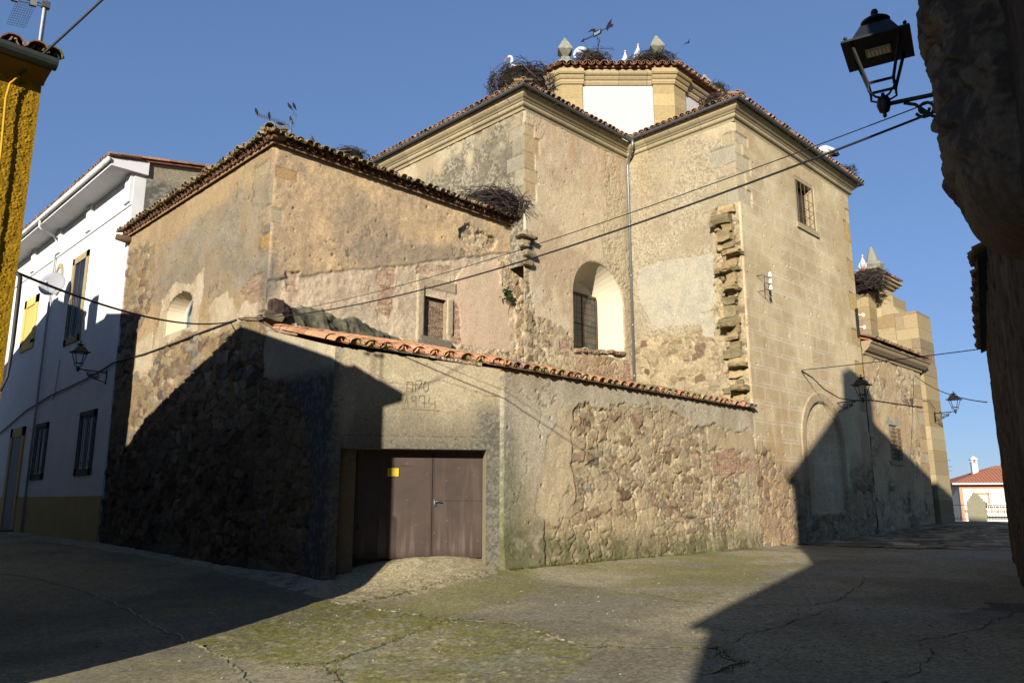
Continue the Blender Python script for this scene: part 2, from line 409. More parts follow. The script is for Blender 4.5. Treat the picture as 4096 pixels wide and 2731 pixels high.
def ridge_tiles(mb, P, Q, r=.13, L=.42, cols=TILE_RED, seed=4):
    rnd = random.Random(seed); P, Q = np.array(P, float), np.array(Q, float); D = Q-P; n = max(1, int(np.linalg.norm(D)/(L*.85))); A = D/np.linalg.norm(D)
    E = np.cross(A, (0, 0, 1)); E /= np.linalg.norm(E); U = np.cross(E, A); U = U if U[2] > 0 else -U
    for i in range(n+1):
        V, F = arc_tile(P+A*(L*.85*i)+U*.03, A, E, U, L, r*rnd.uniform(.95, 1.1), r*.85, .018)
        mb.add(V, F, np.array(lin(*rnd.choice(cols)))*rnd.uniform(.75, 1.15))
def sweep(mb, path, prof, closed=False, c=(.4, .3, .2), jitter=0, seg=None):
    """profile [(out, z)] carried along a plan path with mitred corners; 'out' is to the right of the path"""
    P = [np.array(p[:2], float) for p in path]; n = len(P); M = []
    for i in range(n):
        a = P[i-1] if (i > 0 or closed) else None; b = P[(i+1) % n] if (i < n-1 or closed) else None
        nr = []
        for (p, q) in ((a, P[i]), (P[i], b)):
            if p is None or q is None: continue
            t = (q-p)/np.linalg.norm(q-p); nr.append(np.array([t[1], -t[0]]))
        if len(nr) == 1: M.append(nr[0])
        else:
            s = nr[0]+nr[1]; M.append(s/(1+nr[0] @ nr[1]))
    m = len(prof); V = []; 
    for i in range(n):
        for (o, z) in prof: V.append((P[i][0]+M[i][0]*o, P[i][1]+M[i][1]*o, z))
    F = []
    for i in range(n if closed else n-1):
        j = (i+1) % n
        for k in range(m-1): F.append((i*m+k, j*m+k, j*m+k+1, i*m+k+1))
        F.append((i*m+m-1, j*m+m-1, j*m, i*m))
    if not closed: F += [tuple(range(m)), tuple((n-1)*m+k for k in range(m-1, -1, -1))]
    mb.add(V, F, c)
def blocks(mb, path, prof, closed=False, c=(.4, .3, .2), step=1.15, seed=1):
    """a moulding made of stone lengths: colour changes and a fine open joint between them"""
    r = random.Random(seed); P = [np.array(p[:2], float) for p in path]; n = len(P); c = np.array(c)
    pts = []; cols = []; ins = []; cur = c*r.uniform(.86, 1.1)
    for i in range(n if closed else n-1):
        a, b = P[i], P[(i+1) % n]; L = np.linalg.norm(b-a); t = (b-a)/L; pts.append(a); cols.append(cur); ins.append(0)
        k = max(1, int(L/step)); xs = [L*(q+r.uniform(-.2, .2))/k for q in range(1, k)]
        for x in xs:
            new = c*r.uniform(.84, 1.12)
            for dx, cc, g in ((-.009, cur, 0), (-.007, c*.35, 1), (.007, c*.35, 1), (.009, new, 0)): pts.append(a+t*(x+dx)); cols.append(cc); ins.append(g)
            cur = new
    if not closed: pts.append(P[-1]); cols.append(cur); ins.append(0)
    sweep(mb, pts, prof, closed, (.4, .3, .2)); V = mb.v[-1]; m = len(prof); mb.c[-1] = np.repeat(np.array(cols), m, 0)
    N = len(pts)
    for i in range(N):
        if ins[i]:
            a = pts[i-1]; b = pts[(i+1) % N]; t = (b-a)/np.linalg.norm(b-a); V[i*m:(i+1)*m, :2] -= np.array([t[1], -t[0]])*.014
def arc_prof(cx, cz, r, a0, a1, n=6):
    return [(cx+r*math.cos(math.radians(a0+(a1-a0)*i/n)), cz+r*math.sin(math.radians(a0+(a1-a0)*i/n))) for i in range(n+1)]
def gutter_prof(o, z, r=.085):
    out = arc_prof(o, z, r, 0, -180, 8); inn = arc_prof(o, z, r-.012, -180, 0, 8)
    return out+inn
# ------------------------------------------------------------------ the lie of the ground (metres)
_GP = np.array([(0,0,-.1),(-12,-6,-.1),(8,4,-.15),(5,5,-.2),(12,8,-.08),(2.7,10.3,-.37),(5.1,11.6,-.36),(8.5,13.35,-.2),(0,20,-.2),(0,40,.1),
 (9.37,15,-.04),(9.37,18,.02),(9.37,22,.1),(9.37,29,.26),(9.3,42,.36),(4,25,-.05),(10.85,14.5,.31),(12.2,13.45,.31),(9.8,13.95,-.1),(11.6,12.7,.12),(12.5,12.9,.15),
 (14.75,12.9,.14),(17.4,12.9,.15),(20.6,12.9,.14),(24.2,12.9,.16),(27,12.9,.13),(34,12.9,.24),(40.4,12.9,.5),(20,6,0),(26,7,.12),(22,3,.02),(34,9,.3),(46,11,.52),(44,5,.46),(36,4,.32),(54,12,.5),(52,2,.45),(0,-20,-.1),(30,-15,.2)], float)
def _tps():
    X = _GP[:, :2]; n = len(X); d = np.hypot(X[:, None, 0]-X[None, :, 0], X[:, None, 1]-X[None, :, 1])
    K = np.where(d > 0, d*d*np.log(d+1e-9), 0)+np.eye(n)*.02
    Pm = np.c_[np.ones(n), X]; A = np.zeros((n+3, n+3)); A[:n, :n] = K; A[:n, n:] = Pm; A[n:, :n] = Pm.T
    return np.linalg.solve(A, np.r_[_GP[:, 2], 0, 0, 0])
_TW = _tps()
def zg(u, v):
    u = np.asarray(u, float); v = np.asarray(v, float); s = _TW[-3]+_TW[-2]*u+_TW[-1]*v
    for (a, b, _), w in zip(_GP, _TW[:-3]):
        r = np.hypot(u-a, v-b); s = s+w*np.where(r > 0, r*r*np.log(r+1e-9), 0)
    s = np.clip(s, -.5, .62)
    t = np.clip((u+.25*v-55)/14, 0, 1); t = t*t*(3-2*t)
    far = np.clip((np.hypot(u-15, v-10)-45)/30, 0, 1)
    s = s*(1-far)+.3*far
    return s*(1-t)+(-2.4)*t
# ================================================================== THE CHURCH
UT, VT, U3, V0, UNE = 18.3, 17.74, 24.36, 12.9, 34.55
church = thing('church', 'large stone and plaster church with white octagonal lantern tower and tiled roofs', 'church', (UT, VT, 0))
PLA = ((204,180,136), (182,156,114)); 
def side_blocks(edge, sign, z0, z1, seed, hmin=.45, hmax=.7, short=(.4, .6), long=(.7, 1.05)):
    """alternating corner stones; edge = corner position, sign = +1 when the wall lies at larger S"""
    r = random.Random(seed); out = []; z = z0; k = seed
    while z < z1-.25:
        h = r.uniform(hmin, hmax); w = r.uniform(*(long if k % 2 else short)); k += 1
        out.append((edge-.3, edge+w, z, min(z+h, z1)) if sign > 0 else (edge-w, edge+.3, z, min(z+h, z1))); z += h
    return out
# chancel end wall (faces the street), S = v
def f_chancel(S, Z):
    a = plaster(S, Z, (206,184,142), (184,160,120), 51)
    b = flakes(S, Z, (204,188,150), (128,116,92), 52, .1, .4, .04)
    m = sstep(.34, .5, fbm(S*.55+2, Z*.6, 54)+.2*sstep(24, 19.2, S)+.12*sstep(14.6, 13, Z)-.06)
    d, c = layer(a, b, m); d, c = cracks(S, Z, d, c, 55)
    return quoin(S, Z, (d, c), side_blocks(VT, 1, 11.9, 14.75, 1), 1, ((168,154,124),(160,146,116),(176,160,126)))
wall_skin('chancel_wall', church, (UT, VT), (0, 1), (-1, 0), VT, 27.95, 9.5, 15.4, .045, f_chancel, ends=(1, 0), soff=VT)
# chancel flank with the arched niche, S = u
NICHE = sd_arch(20.86, 23.8, 6.95, 8.98)
def f_flank(S, Z):
    a = plaster(S, Z, (206,180,138), (186,158,120), 61); b = plaster(S, Z, (196,166,126), (204,184,146), 62, 1.6)
    d, c = layer(a, b, sstep(.4, .6, fbm(S*.7, Z*.4, 63)))
    k = flakes(S, Z, (206,184,142), (178,156,118), 64, .12, .5, .02)
    mk = sstep(.45, .6, fbm(S*.6, Z*.5, 65)+.3*sstep(2.2, .2, U3-S)*sstep(13.5, 11, Z)-.08)
    d, c = layer((d, c), k, mk*.85)
    c = stain(c, streaks(S, Z, 66)*sstep(12, 15, Z), (176,136,92), .45)
    c = stain(c, sstep(.5, .1, np.abs(S-U3+.1))*.6, (150,130,98), .7)
    d, c = cracks(S, Z, d, c, 67); d, c = pits(S, Z, d, c, 68, .7, .07, .03, .4)
    ru = rubble(S, Z, .24, 1.5, 69, TAN, (192,168,126), .06, .45)[:2]
    m = rough_poly(S, Z, [(17, 4), (25, 4), (25, 6.9), (24, 6.8), (23.9, 6.75), (20.9, 7.2), (20.4, 7.5), (18.9, 7.7), (18.2, 7.5), (17, 7.6)], .22, 1.8, 70)
    d, c = layer((d+.045, c), ru, m)
    bk = brick(S, Z, 71)[:2]; d, c = layer((d, c), bk, rough_poly(S, Z, [(20.1, 6.6), (20.55, 6.6), (20.6, 7.2), (20.05, 7.2)], .08, 3, 72))
    d, c = layer((d, c), bk, rough_poly(S, Z, [(23.7, 6.2), (24.2, 6.25), (24.1, 6.9), (23.75, 6.9)], .08, 3, 73))
    c = stain(c, rough_poly(S, Z, [(20.95, 4.5), (24.4, 4.5), (24.2, 6.35), (22.8, 6.9), (21, 6.85)], .3, 1.2, 74), (164,124,88), .45)
    edge = rough_poly(S, Z, [(17.5, 7.2), (18.75, 7.2), (18.6, 9), (18.8, 10.8), (17.5, 10.8)], .2, 2, 75)
    ru2 = rubble(S, Z, .3, 1.2, 76, TAN+GREYS, (176,152,112), .1, .8)[:2]; d, c = layer((d, c), ru2, edge)
    return quoin(S, Z, (d, c), side_blocks(UT, 1, 11.9, 14.75, 2), 2, ((186,160,116),(172,146,104),(180,152,108)))
wall_skin('chancel_wall', church, (UT, VT), (1, 0), (0, -1), UT, U3, 4.2, 15.4, .034, f_flank, (NICHE,), ends=(1, 0), soff=UT, gain=1.38)
# transept side, S = v from V0 to VT
def f_trans(S, Z):
    a = plaster(S, Z, (212,190,144), (196,170,126), 81); b = flakes(S, Z, (216,196,154), (176,156,120), 82, .085, .55, .025)
    m = sstep(.3, .48, fbm(S*.5, Z*.45, 83)+.34*sstep(14.0, 12.4, Z+.3*(S-15)*0)-.05)
    d, c = layer(a, b, m)
    sm = plaster(S, Z, (190,176,146), (202,186,150), 84, 2.5, .006)
    w = rough_poly(S, Z, [(13.5, 7.9), (16.7, 8.0), (17.3, 9.2), (17.25, 10.55), (15.5, 10.6), (13.6, 10.3)], .18, 1.4, 85)
    d, c = layer((d, c), sm, w)
    c = stain(c, streaks(S, Z, 86)*sstep(10.5, 14.5, Z)*sstep(15.8, 17.4, S), (190,150,98), .5)
    ru = rubble(S, Z, .27, 1.5, 87, TAN, (202,178,132), .07, .5)[:2]
    m = rough_poly(S, Z, [(12, 4), (18, 4), (18, 7.7), (17.3, 8.0), (16.4, 7.8), (15.6, 7.6), (14.4, 8.2), (14.0, 8.6), (13.9, 12.1), (12, 12.2)], .25, 1.5, 88)
    d, c = layer((d+.05, c), ru, m)
    d, c = layer((d, c), sm, rough_poly(S, Z, [(14.1, 7.4), (14.6, 7.5), (14.65, 8.35), (14.1, 8.3)], .1, 3, 89))
    d, c = layer((d, c), sm, rough_poly(S, Z, [(12.9, 4.4), (15.2, 4.4), (14.6, 5.2), (13.1, 5.0)], .2, 2, 90))
    return quoin(S, Z, (d, c), side_blocks(V0, 1, 12.15, 14.85, 4), 4, ((190,168,128),(178,164,132),(184,164,122)))
wall_skin('transept_wall', church, (U3, V0), (0, 1), (-1, 0), V0, VT, 4.0, 15.4, .032, f_trans, ends=(1, 0), soff=V0)
# transept end wall with scratched block pattern, S = u
WIN = sd_rect(29.05, 30.75, 12.45, 14.55)
AO, AI = sd_arch(27.95, 31.75, -1, 3.85), sd_arch(28.3, 31.4, -1, 3.85)
GRI = sd_rect(36.95, 37.95, 3.4, 5.0)
def f_north(S, Z):
    d, c = plaster(S, Z, (206,182,136), (186,160,116), 101, .7, .006)
    w = .03*(fbm(S*.7, Z*.7, 102)-.5); Zs = Z+w
    r = np.floor(Zs/.62); fz = (Zs/.62-r)*.62; x = S/1.15+.5*(r % 2); k = np.floor(x); fx = (x-k)*1.15
    ln = np.maximum(sstep(.03, .014, np.abs(np.abs(fz-.31)-.255)), sstep(.03, .014, np.abs(np.abs(fx-.575)-.53))*(np.abs(fz-.31) < .26))
    fade = sstep(.34, .56, fbm(S*.45, Z*.4, 103)+.12)*sstep(1.4, 2.4, Z)*sstep(14.8, 13.8, Z)*sstep(.35, .55, fbm(S*5, Z*5, 104)+.2)*sstep(33.6, 31, S+.0*Z)
    c = stain(c, ln*fade, (240,228,198), .27)
    c = stain(c, sstep(.5, .75, fbm(S*.35, Z*.3, 105)), (176,148,104), .55)
    c = stain(c, streaks(S, Z, 106, 1.6)*sstep(7, 3, Z), (170,130,84), .6)
    d, c = pits(S, Z, d, c, 107, .9, .06, .05, .45); d, c = pits(S, Z, d, c, 108, .5, .04, .03, .3)
    a1, a2 = AO(S, Z), AI(S, Z)
    bd = sstep(.01, -.01, a1)*sstep(-.01, .01, a2); d = d+bd*.035-sstep(.01, -.01, a2)*.09; c = stain(c, bd, (158,136,98), .75)
    c = stain(c, sstep(.01, -.01, a2)*.4, (212,190,146), .5)
    ru = rubble(S, Z, .3, 1.5, 109, BROWN, (176,146,104), .08, .5)[:2]
    edge = .8*sstep(28.5, 24.5, S)+.5*sstep(31.5, 33.5, S)
    m = sstep(1.9, 1.3, Z-edge*1.4-1.5*(fbm(S*1.1, Z*1.1, 110)-.5)-(.8*sstep(.1, -.1, -a2)))*sstep(.02, .05, a2)
    d, c = layer((d+.05, c), ru, np.clip(m, 0, 1))
    low = sstep(1.25, 1.1, Z+.2*(fbm(S*2, Z*2, 111)-.5)); d, c = layer((d, c), ru, low)
    q = side_blocks(UNE, -1, 4.5, 14.75, 6, .6, .95, (.35, .55), (.7, 1.0))
    d, c = quoin(S, Z, (d, c), q, 6, ((190,164,112),(176,148,98),(194,170,124),(182,150,92)), .005)
    qs = side_blocks(U3, 1, 12.15, 14.85, 5); return quoin(S, Z, (d, c), qs, 5, ((196,174,132),(188,168,130)), .006)
wall_skin('transept_wall', church, (U3, V0), (1, 0), (0, -1), U3, UNE, -.2, 15.4, .031, f_north, (WIN,), ends=(1, 1), soff=U3, gain=1.38)
# side chapel with barred window, S = u
def f_chapel(S, Z):
    d, c = plaster(S, Z, (196,168,122), (178,148,106), 121, .9, .015)
    ru = rubble(S, Z, .36, 1.5, 122, BROWN+TAN, (190,166,124), .07, .5)[:2]
    m = np.maximum(sstep(2.3, 1.7, Z+1.4*(fbm(S*1.2, Z*1.2, 123)-.5)), sstep(.46, .58, fbm(S*.8, Z*.8, 124)+.25*sstep(5.5, 7.5, Z)-.05))
    d, c = layer((d+.03, c), ru, m)
    a = sstep(.28, .24, GRI(S, Z))*sstep(0, .01, GRI(S, Z)); c = stain(c, a, (168,156,130), .6)
    return quoin(S, Z, (d, c), side_blocks(41.9, -1, .3, 8.2, 9, .5, .8, (.5, .8), (.9, 1.3)), 9, ((182,152,104),(168,140,98),(176,158,122)))
wall_skin('chapel_wall', church, (UNE, V0), (1, 0), (0, -1), UNE+.02, 41.9, -.1, 8.25, .05, f_chapel, (GRI,), ends=(0, 0), soff=UNE, gain=1.35)
mb = MB()
CB = L3((190,164,120))
mb.box((UNE, 12.95, 0), (41.9, 17.5, 8.2), CB*.9)                                   # chapel body behind its face
mb.build('chapel_body', M_fine, church); mb = MB(); mb.box((42.62, 13.1, -.2), (43.9, 18, 10.9), CB); mb.build('buttress_core', M_fine, church); mb = MB()
mb.box((34.4, 17.0, 8), (47, 18.2, 13.3), L3((200,176,132)))                       # nave wall above the chapel roof
mb.build('nave_wall', M_fine, church); mb = MB(); mb.box((34.48, 13.2, -.2), (34.56, 22, 15.2), L3((188,164,118))); mb.build('transept_wall', M_fine, church); mb = MB()                   # transept far side
mb.box((UT+.3, 27.87, 9), (24.4, 27.97, 15.2), CB)
mb.build('chancel_wall', M_fine, church)
# buttresses: coursed blocks
def block_pier(name, u0, u1, v0, v1, z0, z1, seed, cols=((188,162,112),(176,148,100),(196,172,124),(182,156,112),(170,146,108)), h=.62, taper=0.):
    r = random.Random(seed); b = MB(); z = z0; k = 0
    while z < z1-.05:
        hh = min(h*r.uniform(.8, 1.2), z1-z); t = taper*(z-z0)
        n = 2 if k % 2 else 1; vs_ = [v0+t, v1] if n == 1 else [v0+t, v0+t+(v1-v0-t)*r.uniform(.35, .65), v1]
        for a, c in zip(vs_[:-1], vs_[1:]):
            j = r.uniform(-.012, .012); col = np.array(lin(*r.choice(cols)))*r.uniform(.85, 1.12)
            b.box((u0+j, a+.006+(j if a == v0+t else 0), z+.008), (u1, c-.004, z+hh), col)
        z += hh; k += 1
    return b.build(name, M_fine, church)
block_pier('buttress', 42.5, 44.6, 12.78, 14.0, -.1, 11.3, 3, taper=.012)
block_pier('buttress', 42.55, 44.5, 14.0, 17.2, 7.5, 12.3, 4)
mb = MB()                                                                          # sloping shoulder and cap of the stepped buttress
mb.prism([(42.5, 13.72, 11.3), (42.5, 14.6, 11.3), (42.5, 14.6, 12.35), (42.5, 14.25, 12.0), (42.5, 13.95, 11.65)], (2, 0, 0), L3((190,166,122)))
for (a, z0, z1) in ((.0, 12.3, 12.42), (.12, 12.42, 12.55), (-.02, 12.55, 12.95), (.12, 12.95, 13.1), (.28, 13.1, 13.25), (.4, 13.25, 13.36)):
    mb.box((42.5-a, 14.5-a, z0), (44.2+a, 17, z1), L3((198,172,124)))
mb.box((42.55, 14.7, 13.5), (43.6, 15.6, 13.95), L3((190,168,126))); mb.box((42.4, 14.55, 13.95), (43.7, 15.75, 14.03), L3((176,158,122)))
tile_rows(mb, (42.05, 14.05, 13.40), (1, 0, 0), (0, .95, .3), 2.4, 2, .22, .4, TILE_RED, seed=5)
mb.build('buttress_cornice', M_fine, church)
block_pier('pier', 41.0, 42.0, 14.7, 15.5, 8.6, 12.75, 7)
mb = MB(); mb.tube([(42.15, 15.2, 13.2), (42.15, 15.25, 12.95), (42.3, 15.75, 12.7), (42.32, 15.8, 12.4), (42.32, 15.8, 8.8)], .055, 8); mb.build('downspout', M_pipe, church, True)
# chapel cornice and roof
mb = MB(); cpath = [(34.62, V0), (41.95, V0), (41.95, 16)]
sweep(mb, cpath, [(0, 7.95), (.08, 7.95), (.1, 8.05), (.2, 8.1), (.34, 8.25), (.38, 8.38), (.44, 8.42), (.44, 8.52), (0, 8.52)], c=L3((178,152,112)))
mb.build('cornice', M_fine, church)
mb = MB(); tile_rows(mb, (34.6, V0-.58, 8.56), (1, 0, 0), (0, .93, .36), 7.5, 4, .22, .42, TILE_RED, .02, seed=8)
mb.prism([(34.6, V0-.4, 8.56), (34.6, 17, 10.1), (34.6, 17, 9.9), (34.6, V0-.4, 8.5)], (7.7, 0, 0), L3((164,104,76)))
mb.build('roof', M_tile, church)
# main cornice, gutter
path = [(UT, 27.9), (UT, VT), (U3, VT), (U3, V0), (UNE, V0), (UNE, 19)]
mb = MB()
cz = lambda o, z: (o*.8, 15.22+(z-15.02)*.68)
blocks(mb, path, [cz(o, z) for o, z in [(0, 15.02), (.07, 15.02), (.09, 15.1), (.1, 15.14)]+arc_prof(.1, 15.3, .14, -80, 60, 5)+[(.22, 15.44), (.26, 15.5), (.34, 15.56), (.42, 15.66), (.44, 15.76), (.5, 15.78), (.5, 15.9), (0, 15.9)]], c=L3((194,172,128)))
mb.build('cornice', M_fine, church)
mb = MB(); sweep(mb, path, gutter_prof(.52, 15.84, .075)); mb.build('gutter', M_zinc, church)
mb = MB(); mb.tube([(U3-.5, VT-.7, 15.78), (U3-.5, VT-.7, 15.55), (U3-.42, VT-.56, 15.4), (U3-.14, VT-.2, 15.12), (U3-.1, VT-.13, 14.95), (U3-.1, VT-.13, 5.0)], .055, 10)
for z in (14.5, 12.4, 10.3, 8.3, 6.3): mb.tube([(U3-.1, VT-.13, z), (U3-.1, VT-.13, z+.06)], .066, 10)
mb.build('downspout', M_pipe, church, True)
# roofs of chancel and transept
def quadp(mb, pts, th=.12, c=(.3, .15, .1)): mb.prism(pts, (0, 0, -th), c)
RC = L3((158,104,78)); ez, rz = 15.86, 17.9
mb = MB(); o = .5
o -= .16; quadp(mb, [(UT-o, VT-o, ez), (UT-o, 27.9+o, ez), (UT+5.1, 22.8, rz)], .03, c=RC)
quadp(mb, [(UT-o, VT-o, ez), (UT+5.1, 22.8, rz), (27, 22.8, rz), (27, VT-o, ez)], .03, c=RC)
quadp(mb, [(U3-o, V0-o, ez), (UNE+o, V0-o, ez), (29.4, V0+5, rz)], .03, c=RC)
quadp(mb, [(U3-o, V0-o, ez), (29.4, V0+5, rz), (29.4, 20, rz), (U3-o, 20, ez)], .03, c=RC)
quadp(mb, [(UNE+o, V0-o, ez), (UNE+o, 20, ez), (29.4, 20, rz), (29.4, V0+5, rz)], .03, c=RC); o += .16
sl = .93, .365
tile_rows(mb, (UT-o-.03, VT-o, ez+.02), (0, 1, 0), (sl[0], 0, sl[1]), 10.8, 3, .27, .44, TILE_RED, .04, seed=11, clip=lambda s, t: s >= t*.9)
tile_rows(mb, (UT-o, VT-o-.03, ez+.02), (1, 0, 0), (0, sl[0], sl[1]), 6.1, 3, .27, .44, TILE_RED, .04, seed=12, clip=lambda s, t: t*.9 <= s <= 6.1+t*.9)
tile_rows(mb, (U3-o-.03, V0-o, ez+.02), (0, 1, 0), (sl[0], 0, sl[1]), 4.9, 3, .27, .44, TILE_RED, .04, seed=13, clip=lambda s, t: t*.9 <= s <= 4.9+t)
tile_rows(mb, (U3-o, V0-o-.03, ez+.02), (1, 0, 0), (0, sl[0], sl[1]), 11.4, 3, .27, .44, TILE_RED, .04, seed=14, clip=lambda s, t: t*.9 <= s)
ridge_tiles(mb, (UT-o, VT-o, ez+.1), (UT+5, 22.7, rz+.1)); ridge_tiles(mb, (U3-o, V0-o, ez+.1), (29.4, V0+5, rz+.1))
mb.build('roof', M_tile, church)
M_rock = attr_mat('broken_stone', .95, 12, .3, .25, 20, .02)
# toothing stones left standing at the corner
def rock(mb, c, sz, seed, col, boxy=3.2):
    r = random.Random(seed); bm = bmesh.new(); bmesh.ops.create_icosphere(bm, subdivisions=2, radius=1)
    k = [r.uniform(.75, 1.15) for _ in range(6)]; ph = [r.uniform(0, 6) for _ in range(6)]; V = []
    for v in bm.verts:
        p = np.array(v.co); q = np.sign(p)*np.abs(p)**(2/boxy); q /= max(1e-6, np.abs(q).max()**.55)
        n = .16*math.sin(3.1*p[0]+ph[0])*math.sin(2.7*p[1]+ph[1])+.12*math.sin(5.3*p[2]+ph[2]+4*p[0])+.09*math.sin(8*p[1]+ph[3]+5*p[2])+r.uniform(-.05, .05)
        q = q*(1+n); q = q*np.where(p > 0, k[:3], k[3:]); V.append(np.array(c)+q*np.array(sz))
    F = [tuple(x.index for x in f.verts) for f in bm.faces]; bm.free()
    mb.add(V, F, np.array(col)*r.uniform(.75, 1.15))
mb = MB(); r_ = random.Random(21); z = 5.0; i = 0
while z < 12.0:
    h = r_.uniform(.2, .42); pr = .1+.16*sstep(5, 8.5, np.array(z))*(1 if i % 2 else .55)
    wv = r_.uniform(.28, .5)*(1.25 if i % 2 else .8); col = .98*L3(r_.choice([(186,158,108),(168,142,96),(198,168,116),(150,132,92),(190,160,110)]))
    rock(mb, (U3-pr*.15, V0+.12+wv*.8, z+h/2), (pr*r_.uniform(.7, 1.35), wv*r_.uniform(.55, .9), h*r_.uniform(.45, .66)), 100+i, col, 7)
    if i % 2 == 0: rock(mb, (U3-pr*.2, V0+.2+wv*r_.uniform(1.4, 2.0), z+h*r_.uniform(.2, .9)), (pr*.8, wv*r_.uniform(.25, .5), h*r_.uniform(.35, .6)), 300+i, 1.1*L3(r_.choice([(190,162,112),(166,144,100)])))
    z += h*1.12; i += 1
for j, (dv, zz) in enumerate(((.25, 6.2), (.5, 7.6), (.3, 8.9), (.15, 10.2), (.4, 9.6), (.2, 5.4))): rock(mb, (U3-.25, V0+dv, zz), (.3, .26, .11), 500+j, 1.0*L3((166,142,98)))
mb.build('toothing_stones', M_rock, church)
mb = MB(); 
for j, (u, z, a, b, c) in enumerate(((18.3, 10.45, .32, .2, .08), (18.2, 10.2, .24, .16, .12), (18.45, 9.9, .26, .14, .14), (18.4, 9.55, .28, .12, .14))):
    rock(mb, (u, VT-.1, z), (a, b, c), 600+j, 1.0*L3((168,148,110) if j % 2 else (156,136,100)))
mb.build('toothing_stones', M_rock, church)
# arched niche: splayed plaster reveal and leaded window
def loft_arch(mb, o, D, N, A, B, depth, c, n=20, rise=1.):
    """reveal between front arch A=(s0,s1,zb,zs) and back arch B at a given depth"""
    def pts(a, k):
        s0, s1, zb, zs = a; cx, r = (s0+s1)/2, (s1-s0)/2
        P = [(s0, zb)]+[(cx-r*math.cos(math.pi*i/n), zs+r*rise*math.sin(math.pi*i/n)) for i in range(n+1)]+[(s1, zb)]
        return [(o[0]+D[0]*s-N[0]*k, o[1]+D[1]*s-N[1]*k, z) for s, z in P]
    m = 5; V = []; w = n+3
    for j in range(m+1):
        t = j/m; V += pts(tuple(x*(1-t)+y*t for x, y in zip(A, B)), depth*t)
    F = [(j*w+i, j*w+i+1, (j+1)*w+i+1, (j+1)*w+i) for j in range(m) for i in range(w-1)]
    F += [(j*w+w-1, j*w, (j+1)*w, (j+1)*w+w-1) for j in range(m)]
    mb.add(V, F, c); b = V[m*w:]
    mb.add(b, [tuple(range(w))], c)
mb = MB(); loft_arch(mb, (0, VT), (1, 0), (0, -1), (20.84, 23.82, 6.93, 8.98), (21.42, 23.26, 7.25, 8.95), .92, L3((214,202,172)))
rev = mb.build('niche', M_paint, church)
mb = MB(); r_ = random.Random(31)
for i in range(16):                                                               # broken masonry sill
    u = 21.0+i*.18; rock(mb, (u, VT+.05, 6.9+.28*(i/16.)+r_.uniform(-.03, .03)), (.13, .16, .08), 700+i, lin(*r_.choice([(170,136,100),(150,118,86),(186,158,120)])))
mb.build('sill', M_fine, rev)
mb = MB(); r_ = random.Random(5)
for i in range(6):
    for j in range(9):
        col = lin(*r_.choice([(86,84,66),(104,92,72),(66,74,58),(112,96,84),(90,70,56),(74,78,74)]))
        mb.box((21.5+i*.29+.006, 18.6, 7.3+j*.225+.006), (21.5+(i+1)*.29-.006, 18.62, 7.3+(j+1)*.225-.006), col)
mb.build('stained_glass', attr_mat('leaded_glass', .25, 3, .3, .2, 6, .01, .5), rev)
mb = MB()
for a, b in (((21.42, 18.56, 7.2), (21.5, 18.64, 9.42)), ((23.2, 18.56, 7.2), (23.27, 18.64, 9.42)), ((21.42, 18.56, 9.32), (23.27, 18.64, 9.42)), ((22.36, 18.58, 7.2), (22.4, 18.63, 9.32)), ((21.5, 18.58, 8.2), (23.2, 18.63, 8.24))): mb.box(a, b)
mb.build('window_frame', M_wood, rev)
# upper window of the transept
win = MB()
for a, b in (((29.15, V0-.005, 12.55), (29.15-.12, V0+.75, 14.57)), ((30.65, V0-.005, 12.55), (30.77, V0+.75, 14.57)), ((29.15, V0-.005, 14.45), (30.65, V0+.75, 14.57))):
    win.box((min(a[0], b[0]), a[1]-.03, a[2]), (max(a[0], b[0]), b[1], b[2]), L3((188,164,120)))
win.box((28.9, V0-.12, 12.33), (30.9, V0+.75, 12.55), L3((192,168,124)))
w_o = win.build('window', M_fine, church)
mb = MB(); mb.box((29.15, V0+.3, 12.55), (30.65, V0+.34, 14.45)); mb.build('pane', M_glass, w_o)
mb = MB()
for i in range(5): x = 29.2+i*.35; mb.tube([(x, V0-.06, 12.6), (x, V0-.06, 14.4)], .011, 6)
for z in (12.62, 13.0, 13.35, 13.75, 14.38): mb.tube([(29.16, V0-.06, z), (30.64, V0-.06, z)], .011, 6)
mb.build('grille', plain('rusty_iron', (86,72,58), .8), w_o)
mb = MB(); mb.box((36.95, V0+.14, 3.4), (37.95, V0+.2, 5.0), (.01, .01, .012)); 
for a in ((36.93, 36.97), (37.93, 37.97)): mb.box((a[0], V0-.005, 3.38), (a[1], V0+.35, 5.02), L3((180,154,112)))
mb.box((36.6, V0-.1, 3.22), (38.3, V0+.35, 3.38), L3((186,162,118))); mb.box((36.6, V0-.03, 5.02), (38.3, V0+.35, 5.4), L3((170,160,136)))
w2 = mb.build('window', M_fine, church); mb = MB()
for i in range(7): x = 36.98+i*.16; mb.tube([(x, V0-.14, 3.45), (x, V0-.14, 4.9)], .013, 6)
for i in range(8): z = 3.5+i*.19; mb.tube([(36.95, V0, z), (36.95, V0-.14, z), (37.96, V0-.14, z), (37.96, V0, z)], .012, 6)
mb.build('grille', M_wood, w2)
